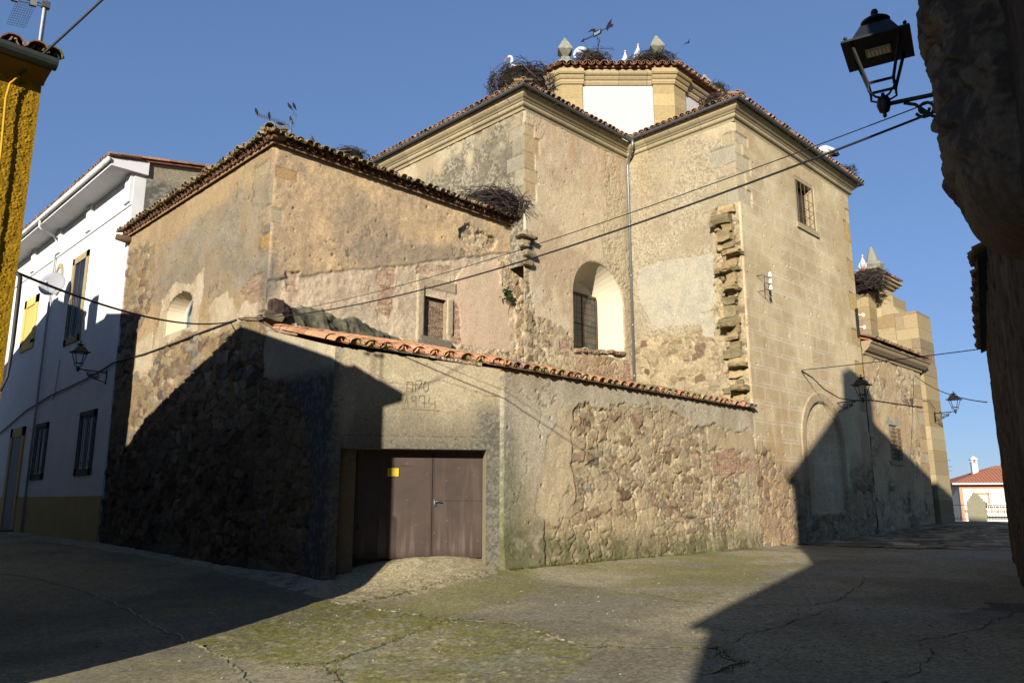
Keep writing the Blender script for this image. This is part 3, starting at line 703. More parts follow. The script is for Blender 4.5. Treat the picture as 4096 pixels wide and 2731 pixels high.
# ------------------------------------------------------------------ lantern tower
DC = np.array([29.3, 22.8]); AP = 5.78
def octo(ap): return [(DC[0]+ap/math.cos(math.pi/8)*math.cos(math.pi/8+k*math.pi/4), DC[1]+ap/math.cos(math.pi/8)*math.sin(math.pi/8+k*math.pi/4)) for k in range(8)]
mb = MB(); sweep(mb, octo(AP), [(0, 16), (0, 19.5), (-.3, 19.5), (-.3, 16)], True, L3((236,232,224))); 
drum = mb.build('lantern_tower', plain('white_limewash', (158,156,151), .9, 0, .2, .03, 4, .5, 14, .04), church)
oc = octo(AP); mb = MB(); mc = MB(); r_ = random.Random(9)
cor = lambda g: [(g, 19.36), (.06+g, 19.36), (.08+g, 19.42), (.1+g, 19.44), (.1+g, 19.54), (.15+g, 19.57), (.2+g, 19.64), (.22+g, 19.7), (.28+g, 19.72), (.33+g, 19.78), (.34+g, 19.82), (.2+g, 19.84), (.2+g, 20.04), (-.2, 20.04), (-.2, 19.36)]
blocks(mc, oc, cor(0), True, L3((190,166,120)), 1.0, 4)
for k in range(8):
    V = np.array(oc[k]); a = np.array(oc[k-1]); b = np.array(oc[(k+1) % 8])
    mb = MB(); pa = V+(a-V)/np.linalg.norm(a-V)*.86; pb = V+(b-V)/np.linalg.norm(b-V)*.86; z = 15.9
    while z < 19.3:
        h = min(r_.uniform(.5, .75), 19.36-z); sweep(mb, [pa, V, pb], [(.0, z+.006), (.11, z+.006), (.11, z+h), (.0, z+h)], False, L3((194,166,112))*r_.uniform(.88, 1.1)); z += h
    mb.build('pilaster', M_fine, drum)
    sweep(mc, [pa+(a-V)*.012, V, pb+(b-V)*.012], [(.0, 19.35)]+[(o+.11, z+.004) for o, z in cor(0)[1:12]]+[(.31, 20.045), (0, 20.045)], False, L3((194,168,118)))
mc.build('cornice', M_fine, drum)
mb = MB(); oe = octo(AP+.5)
for k in range(8):
    a, b = np.array(oe[k]), np.array(oe[(k+1) % 8]); E = (b-a)/np.linalg.norm(b-a); inn = (DC-(a+b)/2); inn /= np.linalg.norm(inn); w = np.linalg.norm(b-a)
    ai, bi = np.array(octo(AP+.3)[k]), np.array(octo(AP+.3)[(k+1) % 8]); quadp(mb, [(*ai, 20.16), (*bi, 20.16), (DC[0], DC[1], 22.4)], .1, RC)
    tile_rows(mb, (a[0], a[1], 20.08), (E[0], E[1], 0), (inn[0]*.93, inn[1]*.93, .365), w, 3, .36, .44, TILE_RED, .05, seed=50+k, rad=.48, clip=lambda s, t, w=w: t*.4 <= s <= w-t*.4)
    ridge_tiles(mb, (a[0], a[1], 20.13), tuple(np.array((a[0], a[1], 20.13))*.5+np.array((DC[0], DC[1], 22.5))*.5), .12)
mb.build('roof', M_tile, drum)
ST = lambda k: L3((150,146,122))*k
def pinnacle(u, v, z, rot, k=1., lean=0):
    m = MB(); h = lambda a: z+a*k
    m.frustum((u, v, h(-.35)), .42*k, .42*k, (u, v, h(.1)), .4*k, .4*k, rot, ST(1)); m.frustum((u, v, h(.1)), .3*k, .3*k, (u, v, h(.42)), .24*k, .24*k, rot, ST(.95))
    m.frustum((u, v, h(.42)), .17*k, .17*k, (u, v, h(.5)), .15*k, .15*k, rot, ST(.9)); m.frustum((u, v, h(.5)), .16*k, .16*k, (u, v, h(.85)), .43*k, .43*k, rot, ST(.82))
    m.frustum((u, v, h(.85)), .43*k, .43*k, (u, v, h(.93)), .42*k, .42*k, rot, ST(1.02)); m.frustum((u, v, h(.93)), .42*k, .42*k, (u, v, h(1.75)), .03, .03, rot, ST(1.1))
    return m.build('pinnacle', attr_mat('lichen_stone', .95, 7, .4, .4, 30, .02), church)
for (u, v, z) in ((24.0, 20.65, 20.68), (26.9, 17.75, 20.8), (31.0, 17.8, 20.62)): pinnacle(u, v, z, math.radians(45), .74)
mb = MB()
for (u, v, z, a) in ((25.75, 20.2, 20.95, .26), (25.45, 20.45, 20.9, .2), (26.0, 19.6, 20.8, .16), (25.2, 20.6, 20.8, .4)): mb.frustum((u, v, z-.25), a, a*.7, (u, v, z+.22), a*.8, a*.6, .8, ST(1.15))
mb.build('stone_blocks', M_fine, church)
mb = MB(); u, v = 42.9, 15.0                                                       # flame finial on the far buttress
mb.lathe([(.28, 14.03), (.3, 14.1), (.14, 14.16), (.12, 14.3), (.22, 14.36), (.2, 14.4)], 12, (u, v, -.5), ST(1.1))
mb.lathe([(.2, 14.38), (.5, 14.52), (.62, 14.72), (.56, 14.84), (.36, 14.92), (.27, 15.2), (.17, 15.5), (.08, 15.75), (.02, 15.85)], 9, (u, v, -.5), ST(1.1))
mb.build('finial', M_fine, church)
# ================================================================== GROUND
def axis(*segs):
    out = [segs[0][0]]
    for a, b, st in segs: out += list(np.linspace(a, b, max(2, int(round((b-a)/st))+1)))[1:]
    return np.array(out)
gu = axis((-700, -60, 80), (-60, -6, 3), (-6, 2, .4), (2, 15.5, .065), (15.5, 28, .12), (28, 50, .28), (50, 120, 3), (120, 1200, 120))
gv = axis((-900, -60, 80), (-60, -4, 3), (-4, 2, .25), (2, 15.8, .065), (15.8, 30, .25), (30, 60, 1), (60, 160, 8), (160, 1000, 120))
GU, GV = np.meshgrid(gu, gv, indexing='ij')
APRON = [(9.2,14.9),(8.6,14.45),(8.25,12.6),(8.9,12.3),(10.3,12.3),(12.1,12.5),(12.6,13.3),(10.6,15.6)]
WALK = [(9.6,31),(8.3,31),(8.9,20),(8.5,14.7),(9.4,14.8)]
MOSS1 = [(5.0,11.6),(8.4,13.2),(8.5,9.7),(5.4,8.45),(4.9,9.1)]; MOSS2 = [(5.4,8.4),(8.5,9.6),(8.6,7.8),(7.6,6.4),(6.1,5.6),(4.9,7.4)]
CONC = [(8.4,12.2),(9,11.9),(12.4,12.8),(24,12.9),(19.4,9),(12,7.7),(12,10.9),(8.6,9.9)]
def g_fn(U, V):
    f = fbm(U*5, V*5, 201, 4); b = fbm(U*.45, V*.45, 202, 4); h = voro(U/3.1, V/3.3, 203)[2]
    c = mixc(L3((138,128,106))*np.ones(U.shape+(1,)), L3((116,108,92))*np.ones(U.shape+(1,)), sstep(.35, .65, b))*(.84+.32*f)[..., None]*(.92+.16*h)[..., None]
    g1, g2, g = voro(U/.07, V/.07, 204); peb = sstep(.5, .2, g1)
    pc = pal(g, [(150,138,108),(120,108,84),(98,92,66),(170,158,128),(108,98,74),(84,80,50)])
    m1 = np.maximum(rough_poly(U+.1*(f-.5), V+.1*(f-.5), MOSS1, .32, 1.6, 205), .85*rough_poly(U+.1*(f-.5), V+.1*(f-.5), MOSS2, .4, 1.5, 206)); mossy = m1*sstep(.22, .55, fbm(U*1.1, V*1.1, 207, 4)+.1)
    c = mixc(c, pc*1.1, m1*.8*peb)
    c = stain(c, mossy*sstep(.3, .62, fbm(U*7, V*7, 208, 4)), (108,106,44), .8); c = c*(1-.3*sstep(9, 12, V+.5*(b-.5))*sstep(9.3, 8.2, U+.4*(b-.5)))[..., None]  # moss, then the left street's base colour darkened to deepen the shade there
    cc = rough_poly(U, V, CONC, .1, 2, 209); c = stain(c, cc*sstep(.35, .6, fbm(U*.8, V*.8, 210, 4)), (112,107,62), .65)
    gr = sstep(.55, .72, fbm(U*.7+4, V*.7, 211, 4))*(1-cc); c = stain(c, gr, (112,106,70), .45)
    base = sstep(1.2, .1, np.abs(V-12.9))*(U > 12)*(U < 24); c = stain(c, base*sstep(.3, .55, b), (92,92,48), .6)
    ap = rough_poly(U, V, APRON, .12, 2, 212); e1, e2, eh = voro((U+.15*f)/.24, (V+.15*f)/.24, 213); crk = sstep(.13, .03, e2-e1)*sstep(1.1, .4, np.hypot((U-8.6)*.5, V-12.9)*.8-.35*(b-.5))
    c = mixc(c, L3((140,128,104))*(.8+.4*f)[..., None], ap*.9); c = stain(c, ap*crk, (74,74,40), .85)
    c = stain(c, ap*sstep(.55, .7, fbm(U*3, V*3, 214, 3))*sstep(.2, .6, crk+.3), (96,98,38), .5)
    wk = rough_poly(U, V, WALK, .1, 1.5, 215); c = stain(c, wk*sstep(.3, .6, f), (150,144,130), .6)
    pud = rough_poly(U, V, [(12.6,3.5),(13.6,4.1),(15.4,3.9),(15.6,3.2),(13.4,2.9)], .3, 1.5, 216); c = stain(c, pud, (58,54,48), .75); sl2 = sstep(.5, .62, fbm(U*.5+7, V*.5, 217, 5))*(V < 9); c = stain(c, sl2, (128,124,114), .5)
    far = sstep(55, 80, U); c = mixc(c, L3((120,112,84))*(.8+.4*b)[..., None], far)
    d = .02*(b-.5)+.014*(f-.5)+m1*.02*peb-ap*crk*.025+.02*ap*(eh-.5)
    d = d*(np.abs(U) < 60)
    return d, c
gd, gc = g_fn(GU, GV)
def ground_z(u, v): 
    d, _ = g_fn(np.array([[u]], float), np.array([[v]], float)); return float(zg(u, v)+d[0, 0])
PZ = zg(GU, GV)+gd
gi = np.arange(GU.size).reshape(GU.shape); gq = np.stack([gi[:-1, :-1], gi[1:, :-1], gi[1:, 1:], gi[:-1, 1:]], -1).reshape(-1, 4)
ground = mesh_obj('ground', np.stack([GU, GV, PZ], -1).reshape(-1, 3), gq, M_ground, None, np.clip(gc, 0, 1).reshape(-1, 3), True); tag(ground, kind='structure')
CRACKS = {0: ([(5.11,22.6),(5.46,21.8),(5.73,18.8),(5.56,15.3),(5.09,11.7),(4.94,10.4),(4.69,9.35),(4.34,8.3),(4.1,7.0)], .03, (96,90,72)), 1: ([(5.38,8.51),(5.97,8.77),(7.04,9.24),(7.71,9.52),(8.31,9.74),(8.57,9.7)], .026, (70,68,42)),
 2: ([(5.05,9.01),(5.38,8.51),(4.94,7.49),(4.7,6.4)], .024, (80,74,56)), 3: ([(8.33,13.04),(8.31,11.47),(8.41,10.59),(8.56,9.57),(8.71,8.71),(8.29,7.46),(7.99,6.67),(8.48,5.9),(8.92,5.31),(8.5,5.01),(8.35,4.68),(7.58,4.69)], .034, (86,84,52)),
 4: ([(12.07,11.14),(12.66,9.78),(12.5,8.94),(11.97,7.85),(12.08,7.15),(12.86,6.05),(13.6,5.9),(17.38,6.83)], .03, (80,72,56)), 5: ([(10.7,3.65),(11.79,3.47),(14.24,3.34)], .028, (74,70,62)),
 6: ([(8.3,3.19),(8.99,3.14),(9.89,3.29),(10.48,3.38)], .026, (76,72,62)), 7: ([(9.09,5.41),(9.89,5.5),(11.7,5.52),(12.78,5.62)], .024, (80,76,64)), 8: ([(12.78,5.62),(12.5,3.6),(11.2,1.9)], .022, (80,76,64))}
for k, (pts, w, col) in CRACKS.items():
    r_ = random.Random(k); fine = []
    for (a, b) in zip(pts[:-1], pts[1:]):
        n = max(2, int(math.hypot(b[0]-a[0], b[1]-a[1])/.06))
        for i in range(n):
            t = i/n; x = a[0]+(b[0]-a[0])*t; y = a[1]+(b[1]-a[1])*t
            o = .3*(float(fbm(np.array([x*2.2]), np.array([y*2.2]), 300+k)[0])-.5)+.1*(float(fbm(np.array([x*9]), np.array([y*9]), 310+k)[0])-.5); fine.append((x+o, y+o*.8))
    fa = np.array(fine); t = np.gradient(fa, axis=0); t /= np.linalg.norm(t, axis=1)[:, None]+1e-9; nn = np.c_[t[:, 1], -t[:, 0]]
    hw = w*(.1+1.1*fbm(fa[:, 0]*6, fa[:, 1]*6, 320+k)**2)*.75
    L_, R_ = fa+nn*hw[:, None], fa-nn*hw[:, None]; P = np.concatenate([L_, R_]); z = zg(P[:, 0], P[:, 1])+g_fn(P[:, 0][None], P[:, 1][None])[0][0]+.007
    n = len(fa); F = np.array([(i, i+1, n+i+1, n+i) for i in range(n-1)])
    if k in (0, 3):
        hl = hw*.9+.035*fbm(fa[:, 0]*3, fa[:, 1]*3, 330+k); P2 = np.concatenate([fa+nn*hl[:, None]+nn*.02, fa+nn*(hw*.4)[:, None]]); z2 = zg(P2[:, 0], P2[:, 1])+g_fn(P2[:, 0][None], P2[:, 1][None])[0][0]+.011
        tag(mesh_obj('pavement_lip', np.c_[P2, z2], np.array([(i, i+1, len(fa)+i+1, len(fa)+i) for i in range(len(fa)-1)]), M_ground, None, np.tile(L3((136,128,106)), (2*len(fa), 1))), kind='structure')
    tag(mesh_obj('pavement_crack', np.c_[P, z], F, M_ground, None, np.tile(L3(col), (2*n, 1))), kind='structure')
# stone paved ramp climbing past the church
ru_, rv_ = axis((25.5, 49, .09)), axis((4.0, 13.2, .09)); RU, RV = np.meshgrid(ru_, rv_, indexing='ij')
d, c, m = rubble(RU*.8+RV*.3, RV*.8-RU*.3, .75, 1.1, 221, [(136,118,92),(118,104,84),(150,132,104),(106,94,76),(158,142,114)], (60,52,40), .04, 1.8)
keep = (RV < 12.9)&(RU+.0*RV > 26+1.6*fbm(RV*.7, RV*.3, 5)+.5*np.maximum(0, 9-RV))
idx = np.arange(RU.size).reshape(RU.shape); q = np.stack([idx[:-1, :-1], idx[1:, :-1], idx[1:, 1:], idx[:-1, 1:]], -1)[keep[:-1, :-1]].reshape(-1, 4)
tag(mesh_obj('paved_ramp', np.stack([RU, RV, zg(RU, RV)-.03+.06*sstep(0, 1.5, RU-26-.5*np.maximum(0, 9-RV))+d*.4], -1).reshape(-1, 3), q, M_ground, None, np.clip(c, 0, 1).reshape(-1, 3), True), kind='structure')

# ================================================================== SACRISTY (low annex in front of the church)
UL, VS = 9.37, 18.45
sac = thing('annex', 'low rubble and plaster annex with mossy old tiled roof against the church', 'building', (UL, VS, 0))
AW = sd_arch(23.0, 25.0, 6.78, 7.45, .55)
def f_sac_l(S, Z):
    d, c = plaster(S, Z, (196,164,116), (184,152,108), 131, 1.1, .014)
    g = plaster(S, Z, (168,152,124), (152,134,106), 132, 1.6, .018)
    mg = soft_poly(S, Z, [(18.2, 6.9), (18.2, 10.3), (20.5, 10.3), (23, 10.2), (26, 9.8), (26.4, 8.2), (25.2, 7.7), (22.4, 7.8), (21, 7.1), (19.8, 7.2)], .7, 133)*(.55+.45*sstep(.35, .6, fbm(S*1.3, Z*1.3, 149)))
    d, c = layer((d, c), g, mg)
    st = rubble(S, Z, .22, 1.5, 134, TAN[:5]+GREYS[:2], (172,152,118), .03, .25)[:2]; d, c = layer((d, c), st, mg*.5*sstep(.4, .55, fbm(S*.8, Z*.8, 150)))
    d, c = pits(S, Z, d, c, 135, .5, .1, .05, .5); d, c = cracks(S, Z, d, c, 136)
    lp = plaster(S, Z, (216,192,150), (202,176,134), 137, 2, .02)
    for k, pl_ in enumerate(([(18.8, 6.4), (18.8, 6.95), (19.9, 6.75), (20.6, 7.35), (21.8, 7.15), (21.6, 6.3)], [(22.4, 6.5), (22.3, 8.4), (23.2, 8.1), (24.6, 8.5), (25.4, 7.9), (25.8, 6.3)], [(25.6, 5.7), (27.3, 5.8), (27.2, 6.9), (25.9, 7.0)])):
        d, c = layer((d, c), lp, rough_poly(S, Z, pl_, .22, 1.8, 138+k))
    ru = rubble(S, Z, .3, 1.35, 141, TAN+BROWN+GREYS[:2], (170,142,98), .12, 1.5)[:2]
    m = np.maximum(rough_poly(S, Z, [(17, -1), (30, -1), (30, 10.6), (26.4, 10.4), (26.0, 8.3), (27.6, 7.0), (27.4, 5.9), (25.8, 5.7), (24.6, 6.6), (22.6, 6.5), (20.8, 6.0), (18.9, 6.4), (17, 6.4)], .3, 1.3, 142), rough_poly(S, Z, [(18.2, 8.2), (18.9, 8.1), (18.9, 9.3), (18.2, 9.4)], .2, 2, 143)*.8)
    d, c = layer((d+.05, c), ru, m)
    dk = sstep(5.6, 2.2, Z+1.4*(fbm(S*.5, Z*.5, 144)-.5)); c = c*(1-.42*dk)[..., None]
    bk = brick(S, Z, 145)[:2]; d, c = layer((d, c), bk, rough_poly(S, Z, [(18.5, 6.7), (18.5, 7.5), (19.2, 7.55), (19.9, 7.2), (19.2, 6.75)], .1, 3, 146))
    c = stain(c, sstep(.45, .1, S-VS)*sstep(6, 6.6, Z)*sstep(9.5, 8.5, Z)*sstep(.35, .6, fbm(S*3, Z*1.2, 147)), (120,112,96), .7)
    return quoin(S, Z, (d, c), [(18.62, 19.5, 10.38, 10.74), (18.2, 18.75, 8.85, 9.4), (18.3, 18.8, 8.2, 8.6)], 7, ((186,146,88),(184,162,122),(180,156,116)), .02)
zgv = lambda u: (lambda s: zg(np.full(s.shape, u), s)-.25)
wall_skin('wall', sac, (UL, VS), (0, 1), (-1, 0), VS, 29.15, zgv(UL), 11.12, .036, f_sac_l, (AW,), ends=(1, 1), soff=VS, gain=.84)
BD = sd_rect(14.62, 15.52, 6.5, 7.86)
def f_sac_r(S, Z):
    d, c = plaster(S, Z, (198,164,116), (180,150,110), 151, .8, .018)
    li = sstep(.42, .66, fbm((S+Z*.8)*.9, (Z-S*.4)*.7, 152)+.12*sstep(9.6, 7.8, Z-.15*(S-10)))
    c = stain(c, li, (138,122,98), .7); rg = flakes(S, Z, (196,164,118), (160,138,104), 148, .09, .5, .012); d, c = layer((d, c), (d+rg[0], rg[1]), .4*sstep(.42, .6, fbm(S*.6, Z*.6, 151))); d, c = pits(S, Z, d, c, 153, .8, .06, .05, .45); d, c = pits(S, Z, d, c, 154, .37, .05, .035, .35); d, c = cracks(S, Z, d, c, 155)
    zl = 7.42+.315*(S-9.8)+.12*(fbm(S*2, S*0, 156)-.5)
    lo = plaster(S, Z, (200,174,136), (188,162,126), 157, 1.5, .03); fl = flakes(S, Z, (206,182,144), (168,148,116), 158, .2, .5, .025)
    lo = layer(lo, fl, sstep(.4, .6, fbm(S*.9, Z*.9, 159))*.7)
    m = sstep(.03, -.03, Z-zl); d, c = layer((d+.02, c), (lo[0]-.01, lo[1]), m); c = c*(1-.25*sstep(.05, 0, np.abs(Z-zl)))[..., None]
    smo = plaster(S, Z, (206,172,134), (198,168,130), 160, 1, .008); d, c = layer((d, c), smo, rough_poly(S, Z, [(15.9, 6.6), (18.3, 6.6), (18.3, 9.8), (16.3, 9.2), (15.9, 8.4)], .2, 1.3, 161))
    bk = brick(S, Z, 162)[:2]
    for k, pl_ in enumerate(([(12.88, 7.0), (12.85, 8.3), (13.55, 8.62), (13.5, 8.0), (13.3, 7.0)], [(9.95, 7.1), (9.9, 7.6), (10.3, 7.72), (10.25, 7.15)], [(14.25, 8.5), (14.3, 8.85), (15.7, 9.0), (15.6, 8.75)], [(15.75, 6.5), (16.1, 6.5), (16.05, 7.7), (15.8, 7.9)])):
        d, c = layer((d, c), (bk[0]-.03, bk[1]), rough_poly(S, Z, pl_, .14, 2.4, 163+k))
    ru = rubble(S, Z, .2, 1.5, 170, TAN, (186,158,118), .07, .6)[:2]
    for k, pl_ in enumerate(([(16.0, 10.05), (16.0, 10.35), (16.4, 10.62), (17.7, 10.5), (17.6, 10.1), (17.0, 10.0)], [(14, 4), (19.2, 4), (19.2, 6.9), (18.2, 6.6), (17, 6.35), (15.8, 6.5), (14.5, 6.4), (13, 6.2)], [(17.9, 8.9), (17.8, 9.9), (19.2, 10.3), (19.2, 6.5), (18.7, 6.8), (18.6, 8.6)])):
        d, c = layer((d, c), (ru[0]-(.1 if k == 0 else .0), ru[1]), rough_poly(S, Z, pl_, .2, 1.9, 171+k))
    c = stain(c, sstep(.5, .1, S-UL)*sstep(6.4, 7, Z)*sstep(8.4, 7.6, Z), (116,108,94), .75)
    jamb = np.maximum(sstep(.0, .02, S-14.34)*sstep(.0, .02, 14.62-S)*sstep(6.4, 6.45, Z)*sstep(8.2, 8.1, Z), sstep(.0, .02, S-15.52)*sstep(.0, .02, 15.8-S)*sstep(6.75, 6.8, Z)*sstep(7.95, 7.9, Z))
    lint = sstep(14.3, 14.34, S)*sstep(15.9, 15.86, S)*sstep(8.12, 8.15, Z)*sstep(8.5, 8.46, Z); j = np.maximum(jamb, lint)
    d = d*(1-j)+j*.035; c = mixc(c, L3((168,146,110))*(.85+.3*fbm(S*7, Z*7, 175))[..., None], j)
    return quoin(S, Z, (d, c), [(9.42, 10.05, 10.2, 10.5), (9.3, 9.7, 8.9, 9.3)], 8, ((176,138,90),(170,150,114)), .0)
wall_skin('wall', sac, (UL, VS), (1, 0), (0, -1), UL, 19.1, 4.2, 11.12, .034, f_sac_r, (BD,), ends=(1, 0), soff=UL, gain=1.56)
def f_bd(S, Z):
    d, c, m = brick(S, Z, 176); return d, c
wall_skin('blocked_doorway', sac, (14.55, VS+.16), (1, 0), (0, -1), 14.55, 15.6, 6.4, 7.95, .016, f_bd, ends=(0, 0), soff=14.55)
mb = MB(); rock(mb, (15.1, VS-.02, 6.4), (.6, .16, .17), 41, lin(150,134,108), 8); 
for a, b in (((14.58, 14.64), 0), ((15.5, 15.56), 0)): mb.box((a[0], VS, 6.5), (a[1], VS+.18, 7.9), L3((180,154,112)))
mb.build('door_sill', M_wall, sac)
mb = MB(); loft_arch(mb, (UL, 0), (0, 1), (-1, 0), (23.0, 25.0, 6.78, 7.45), (23.05, 24.75, 6.85, 7.42), .45, L3((206,190,160)), 14, .55)
aw = mb.build('arched_window', M_paint, sac)
mb = MB(); loft_arch(mb, (UL+.36, 0), (0, 1), (-1, 0), (23.0, 24.2, 6.8, 7.35), (23.0, 24.2, 6.8, 7.35), .06, (.3, .3, .3), 14, .8); mb.build('pane', plain('grey_green_glass', (120,124,112), .25, 0, .5, .15, 4), aw)
mb = MB(); mb.tube([(UL+.33, 23.0+1.22-.0, 6.8), (UL+.33, 24.22, 7.35), (UL+.33, 24.05, 7.72), (UL+.33, 23.6, 7.93)], .035, 6); mb.build('window_frame', M_fine, aw)
mb = MB(); mb.box((UL+.1, VS+.6, .0), (19, 29.0, 6), L3((170,150,115))); mb.box((UL+.2, 29.05, 0), (18, 29.12, 11), L3((170,150,115))); mb.build('core', M_fine, sac)
mb = MB(); ez2 = 11.14; o2 = .3
quadp(mb, [(UL-.15, VS-.15, ez2), (UL-.15, 29.5, ez2), (14, 29.5, 12.75), (14, 23.1, 12.75)], .08, L3((140,112,82))); quadp(mb, [(UL-.15, VS-.15, ez2), (14, 23.1, 12.75), (19.0, 23.1, 12.75), (19.0, VS-.15, ez2)], .08, L3((140,112,82)))
DARKT = [(128,96,72),(112,86,64),(140,104,78)]
# under-row of tiles carrying the eaves, then the roof tiles
tile_rows(mb, (UL-.24, VS-.2, ez2-.03), (0, 1, 0), (.97, 0, .2), 11.1, 1, .25, .4, DARKT, 0, seed=21, moss=0)
tile_rows(mb, (UL-.2, VS-.24, ez2-.03), (1, 0, 0), (0, .97, .2), 9.7, 1, .25, .4, DARKT, 0, seed=22)
tile_rows(mb, (UL-.36, VS-.34, ez2+.1), (0, 1, 0), (.95, 0, .31), 11.35, 4, .25, .45, TILE_OLD, .05, .035, seed=23, moss=.35, clip=lambda s, t: s >= t*.94)
tile_rows(mb, (UL-.34, VS-.36, ez2+.1), (1, 0, 0), (0, .95, .31), 9.6, 4, .25, .45, TILE_OLD, .05, .035, seed=24, moss=.3, clip=lambda s, t: s >= t*.94)
ridge_tiles(mb, (UL-.42, VS-.42, ez2+.16), (13.5, 22.6, 12.8), .15, .45, TILE_OLD)
mb.build('roof', M_tile, sac)
mb = MB(); rock(mb, (9.66, VS-.02, 6.62), (.18, .2, .24), 51, lin(84,66,54), 5); rock(mb, (9.82, VS-.0, 6.5), (.15, .16, .15), 52, lin(74,58,48), 5); rock(mb, (9.5, VS-.1, 6.3), (.3, .16, .12), 53, lin(150,130,98), 6); mb.build('broken_stone', M_wall, sac)
mb = MB(); nx, nz_ = 130, 34; V = []; Cc = []                                        # remains of an old wall with a mortar slope
for i in range(nx+1):
    t = i/nx; u = 9.95+t*4.5; top = 6.78-.1*math.sin(t*9)-.62*t**1.5-.05*math.sin(t*23)
    for j in range(nz_+1):
        q = j/nz_; v = VS-.05-.75*math.sin(q*1.5)*(1-.35*t); z = top-(top-5.55)*q**1.4; n = float(fbm(np.array([u*2.5]), np.array([q*3.]), 61, 6)[0])-.5
        V.append((u, v-n*.3, z+n*.3+.05*(float(fbm(np.array([u*9.]), np.array([q*11.]), 62)[0])-.5))); Cc.append(L3((112,104,78) if n > -.03 else (92,86,66))*(.9+n*1.2)*(1.25 if q < .18 else 1))
mb.add(V, [(i*(nz_+1)+j, (i+1)*(nz_+1)+j, (i+1)*(nz_+1)+j+1, i*(nz_+1)+j+1) for i in range(nx) for j in range(nz_)], np.array(Cc))
for k in range(22): u = 11.8+k*.13; rock(mb, (u, VS-.3-.1*math.sin(k*3.), 6.28-.045*k+.12*math.sin(k*1.7)), (.1, .12, .06), 800+k, lin(124,112,84))
mb.build('wall_stub', M_wall, sac, True)
mb = MB(); mb.tube([(UL+.3, 29.0, 10.95), (UL-.15, 29.05, 10.95), (UL-.52, 29.12, 10.98)], [.17, .15, .11], 9, L3((128,110,86))); mb.build('roof_beam', M_wood, sac, True)

# ================================================================== GARAGE FRONT AND BOUNDARY WALL
G1, G2 = np.array([9.37, 15.0]), np.array([12.5, 12.9]); GL = float(np.linalg.norm(G2-G1)); GD = (G2-G1)/GL; GN = np.array([GD[1], -GD[0]])
gar = thing('garage_front', 'grey plastered garage front with orange tile eaves and stained lintel', 'garage', (G1[0], G1[1], 0))
GO = sd_rect(.22, 3.46, -1, 2.76)
def f_gar(S, Z):
    d, c = plaster(S, Z, (206,184,142), (198,176,134), 181, .7, .006)
    n = fbm(S*1.3, Z*.5, 182); n2 = fbm(S*7, Z*7, 183, 3)
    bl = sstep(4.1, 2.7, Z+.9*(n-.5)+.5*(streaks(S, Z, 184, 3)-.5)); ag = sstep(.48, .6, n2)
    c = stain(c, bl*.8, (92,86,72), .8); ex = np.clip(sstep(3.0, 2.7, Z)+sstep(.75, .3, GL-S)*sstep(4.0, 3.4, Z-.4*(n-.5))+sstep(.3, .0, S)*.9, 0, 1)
    sp = voro(S/.035, Z/.05, 185)[2]; agc = mixc(L3((104,98,82))*np.ones(S.shape+(1,)), L3((158,148,122))*np.ones(S.shape+(1,)), sp*sstep(.4, .6, fbm(S*16, Z*16, 189, 3)))
    c = mixc(c, agc, ex*.8*sstep(.35, .55, n2+.12)); d = d-ex*.008*sp
    c = stain(c, sstep(.25, .0, np.abs(Z-4.35-.25*(S-2)*0-.12*np.sin(S*2.2)))*sstep(.55, .7, fbm(S*3, Z*3, 186)), (220,196,150), .6)
    cr = sstep(.014, .004, np.abs(Z-(4.45-.1*S+.1*np.sin(S*3.1)+.12*(fbm(S*4, S*0, 187)-.5))))*(S > .9); d = d-cr*.02; c = c*(1-.5*cr)[..., None]
    g = sstep(.012, .004, np.abs(Z-3.04)); d = d-g*.012; c = c*(1-.35*g)[..., None]
    d, c = pits(S, Z, d, c, 188, .5, .05, .05, .35)
    return d, c
gtop = lambda s: 5.03-.105*s
wall_skin('wall', gar, G1, GD, GN, 0, GL, -.35, gtop, .022, f_gar, (GO,), ends=(1, 1), gain=.82)
def f_gside(S, Z):
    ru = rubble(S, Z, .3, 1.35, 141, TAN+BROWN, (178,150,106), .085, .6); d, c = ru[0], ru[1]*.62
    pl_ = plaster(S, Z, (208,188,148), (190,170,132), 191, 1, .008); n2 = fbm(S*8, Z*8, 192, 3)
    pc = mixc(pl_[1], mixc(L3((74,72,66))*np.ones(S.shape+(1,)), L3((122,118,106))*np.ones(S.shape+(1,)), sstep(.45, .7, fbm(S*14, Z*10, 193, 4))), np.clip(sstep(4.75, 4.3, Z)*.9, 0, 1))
    m = rough_poly(S, Z, [(14, -1), (15.75, -1), (15.6, 2), (15.9, 3.4), (17.0, 4.2), (18.1, 4.7), (18.25, 6), (14, 6)], .3, 1.5, 194)
    return layer((d, c), (pl_[0]+.05, pc), m)
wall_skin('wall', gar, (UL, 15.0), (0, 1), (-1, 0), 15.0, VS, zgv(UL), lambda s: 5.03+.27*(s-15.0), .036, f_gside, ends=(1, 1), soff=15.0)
def gpt(s, k, z): p = G1+GD*s-GN*k; return (p[0], p[1], z)
def gbox(mb, s0, s1, k0, k1, z0, z1, c): mb.obox(gpt(s0, k0, z0), np.array([*GD*(s1-s0), 0]), np.array([*-GN*(k1-k0), 0]), (0, 0, z1-z0), c)
mb = MB(); JC = L3((176,156,118))
gbox(mb, .0, .215, .03, .6, -.3, 2.9, L3((150,132,100))); gbox(mb, 3.465, GL-.03, .03, .6, -.3, 2.9, JC); gbox(mb, .215, 3.465, .03, .6, 2.765, 2.95, L3((150,134,104))); gbox(mb, .225, .56, .3, .6, -.3, 2.76, L3((126,106,78)))
mb.build('door_surround', M_fine, gar)
M_door = attr_mat('brown_painted_steel', .6, 5, .1, .1, 7, .01, .12)
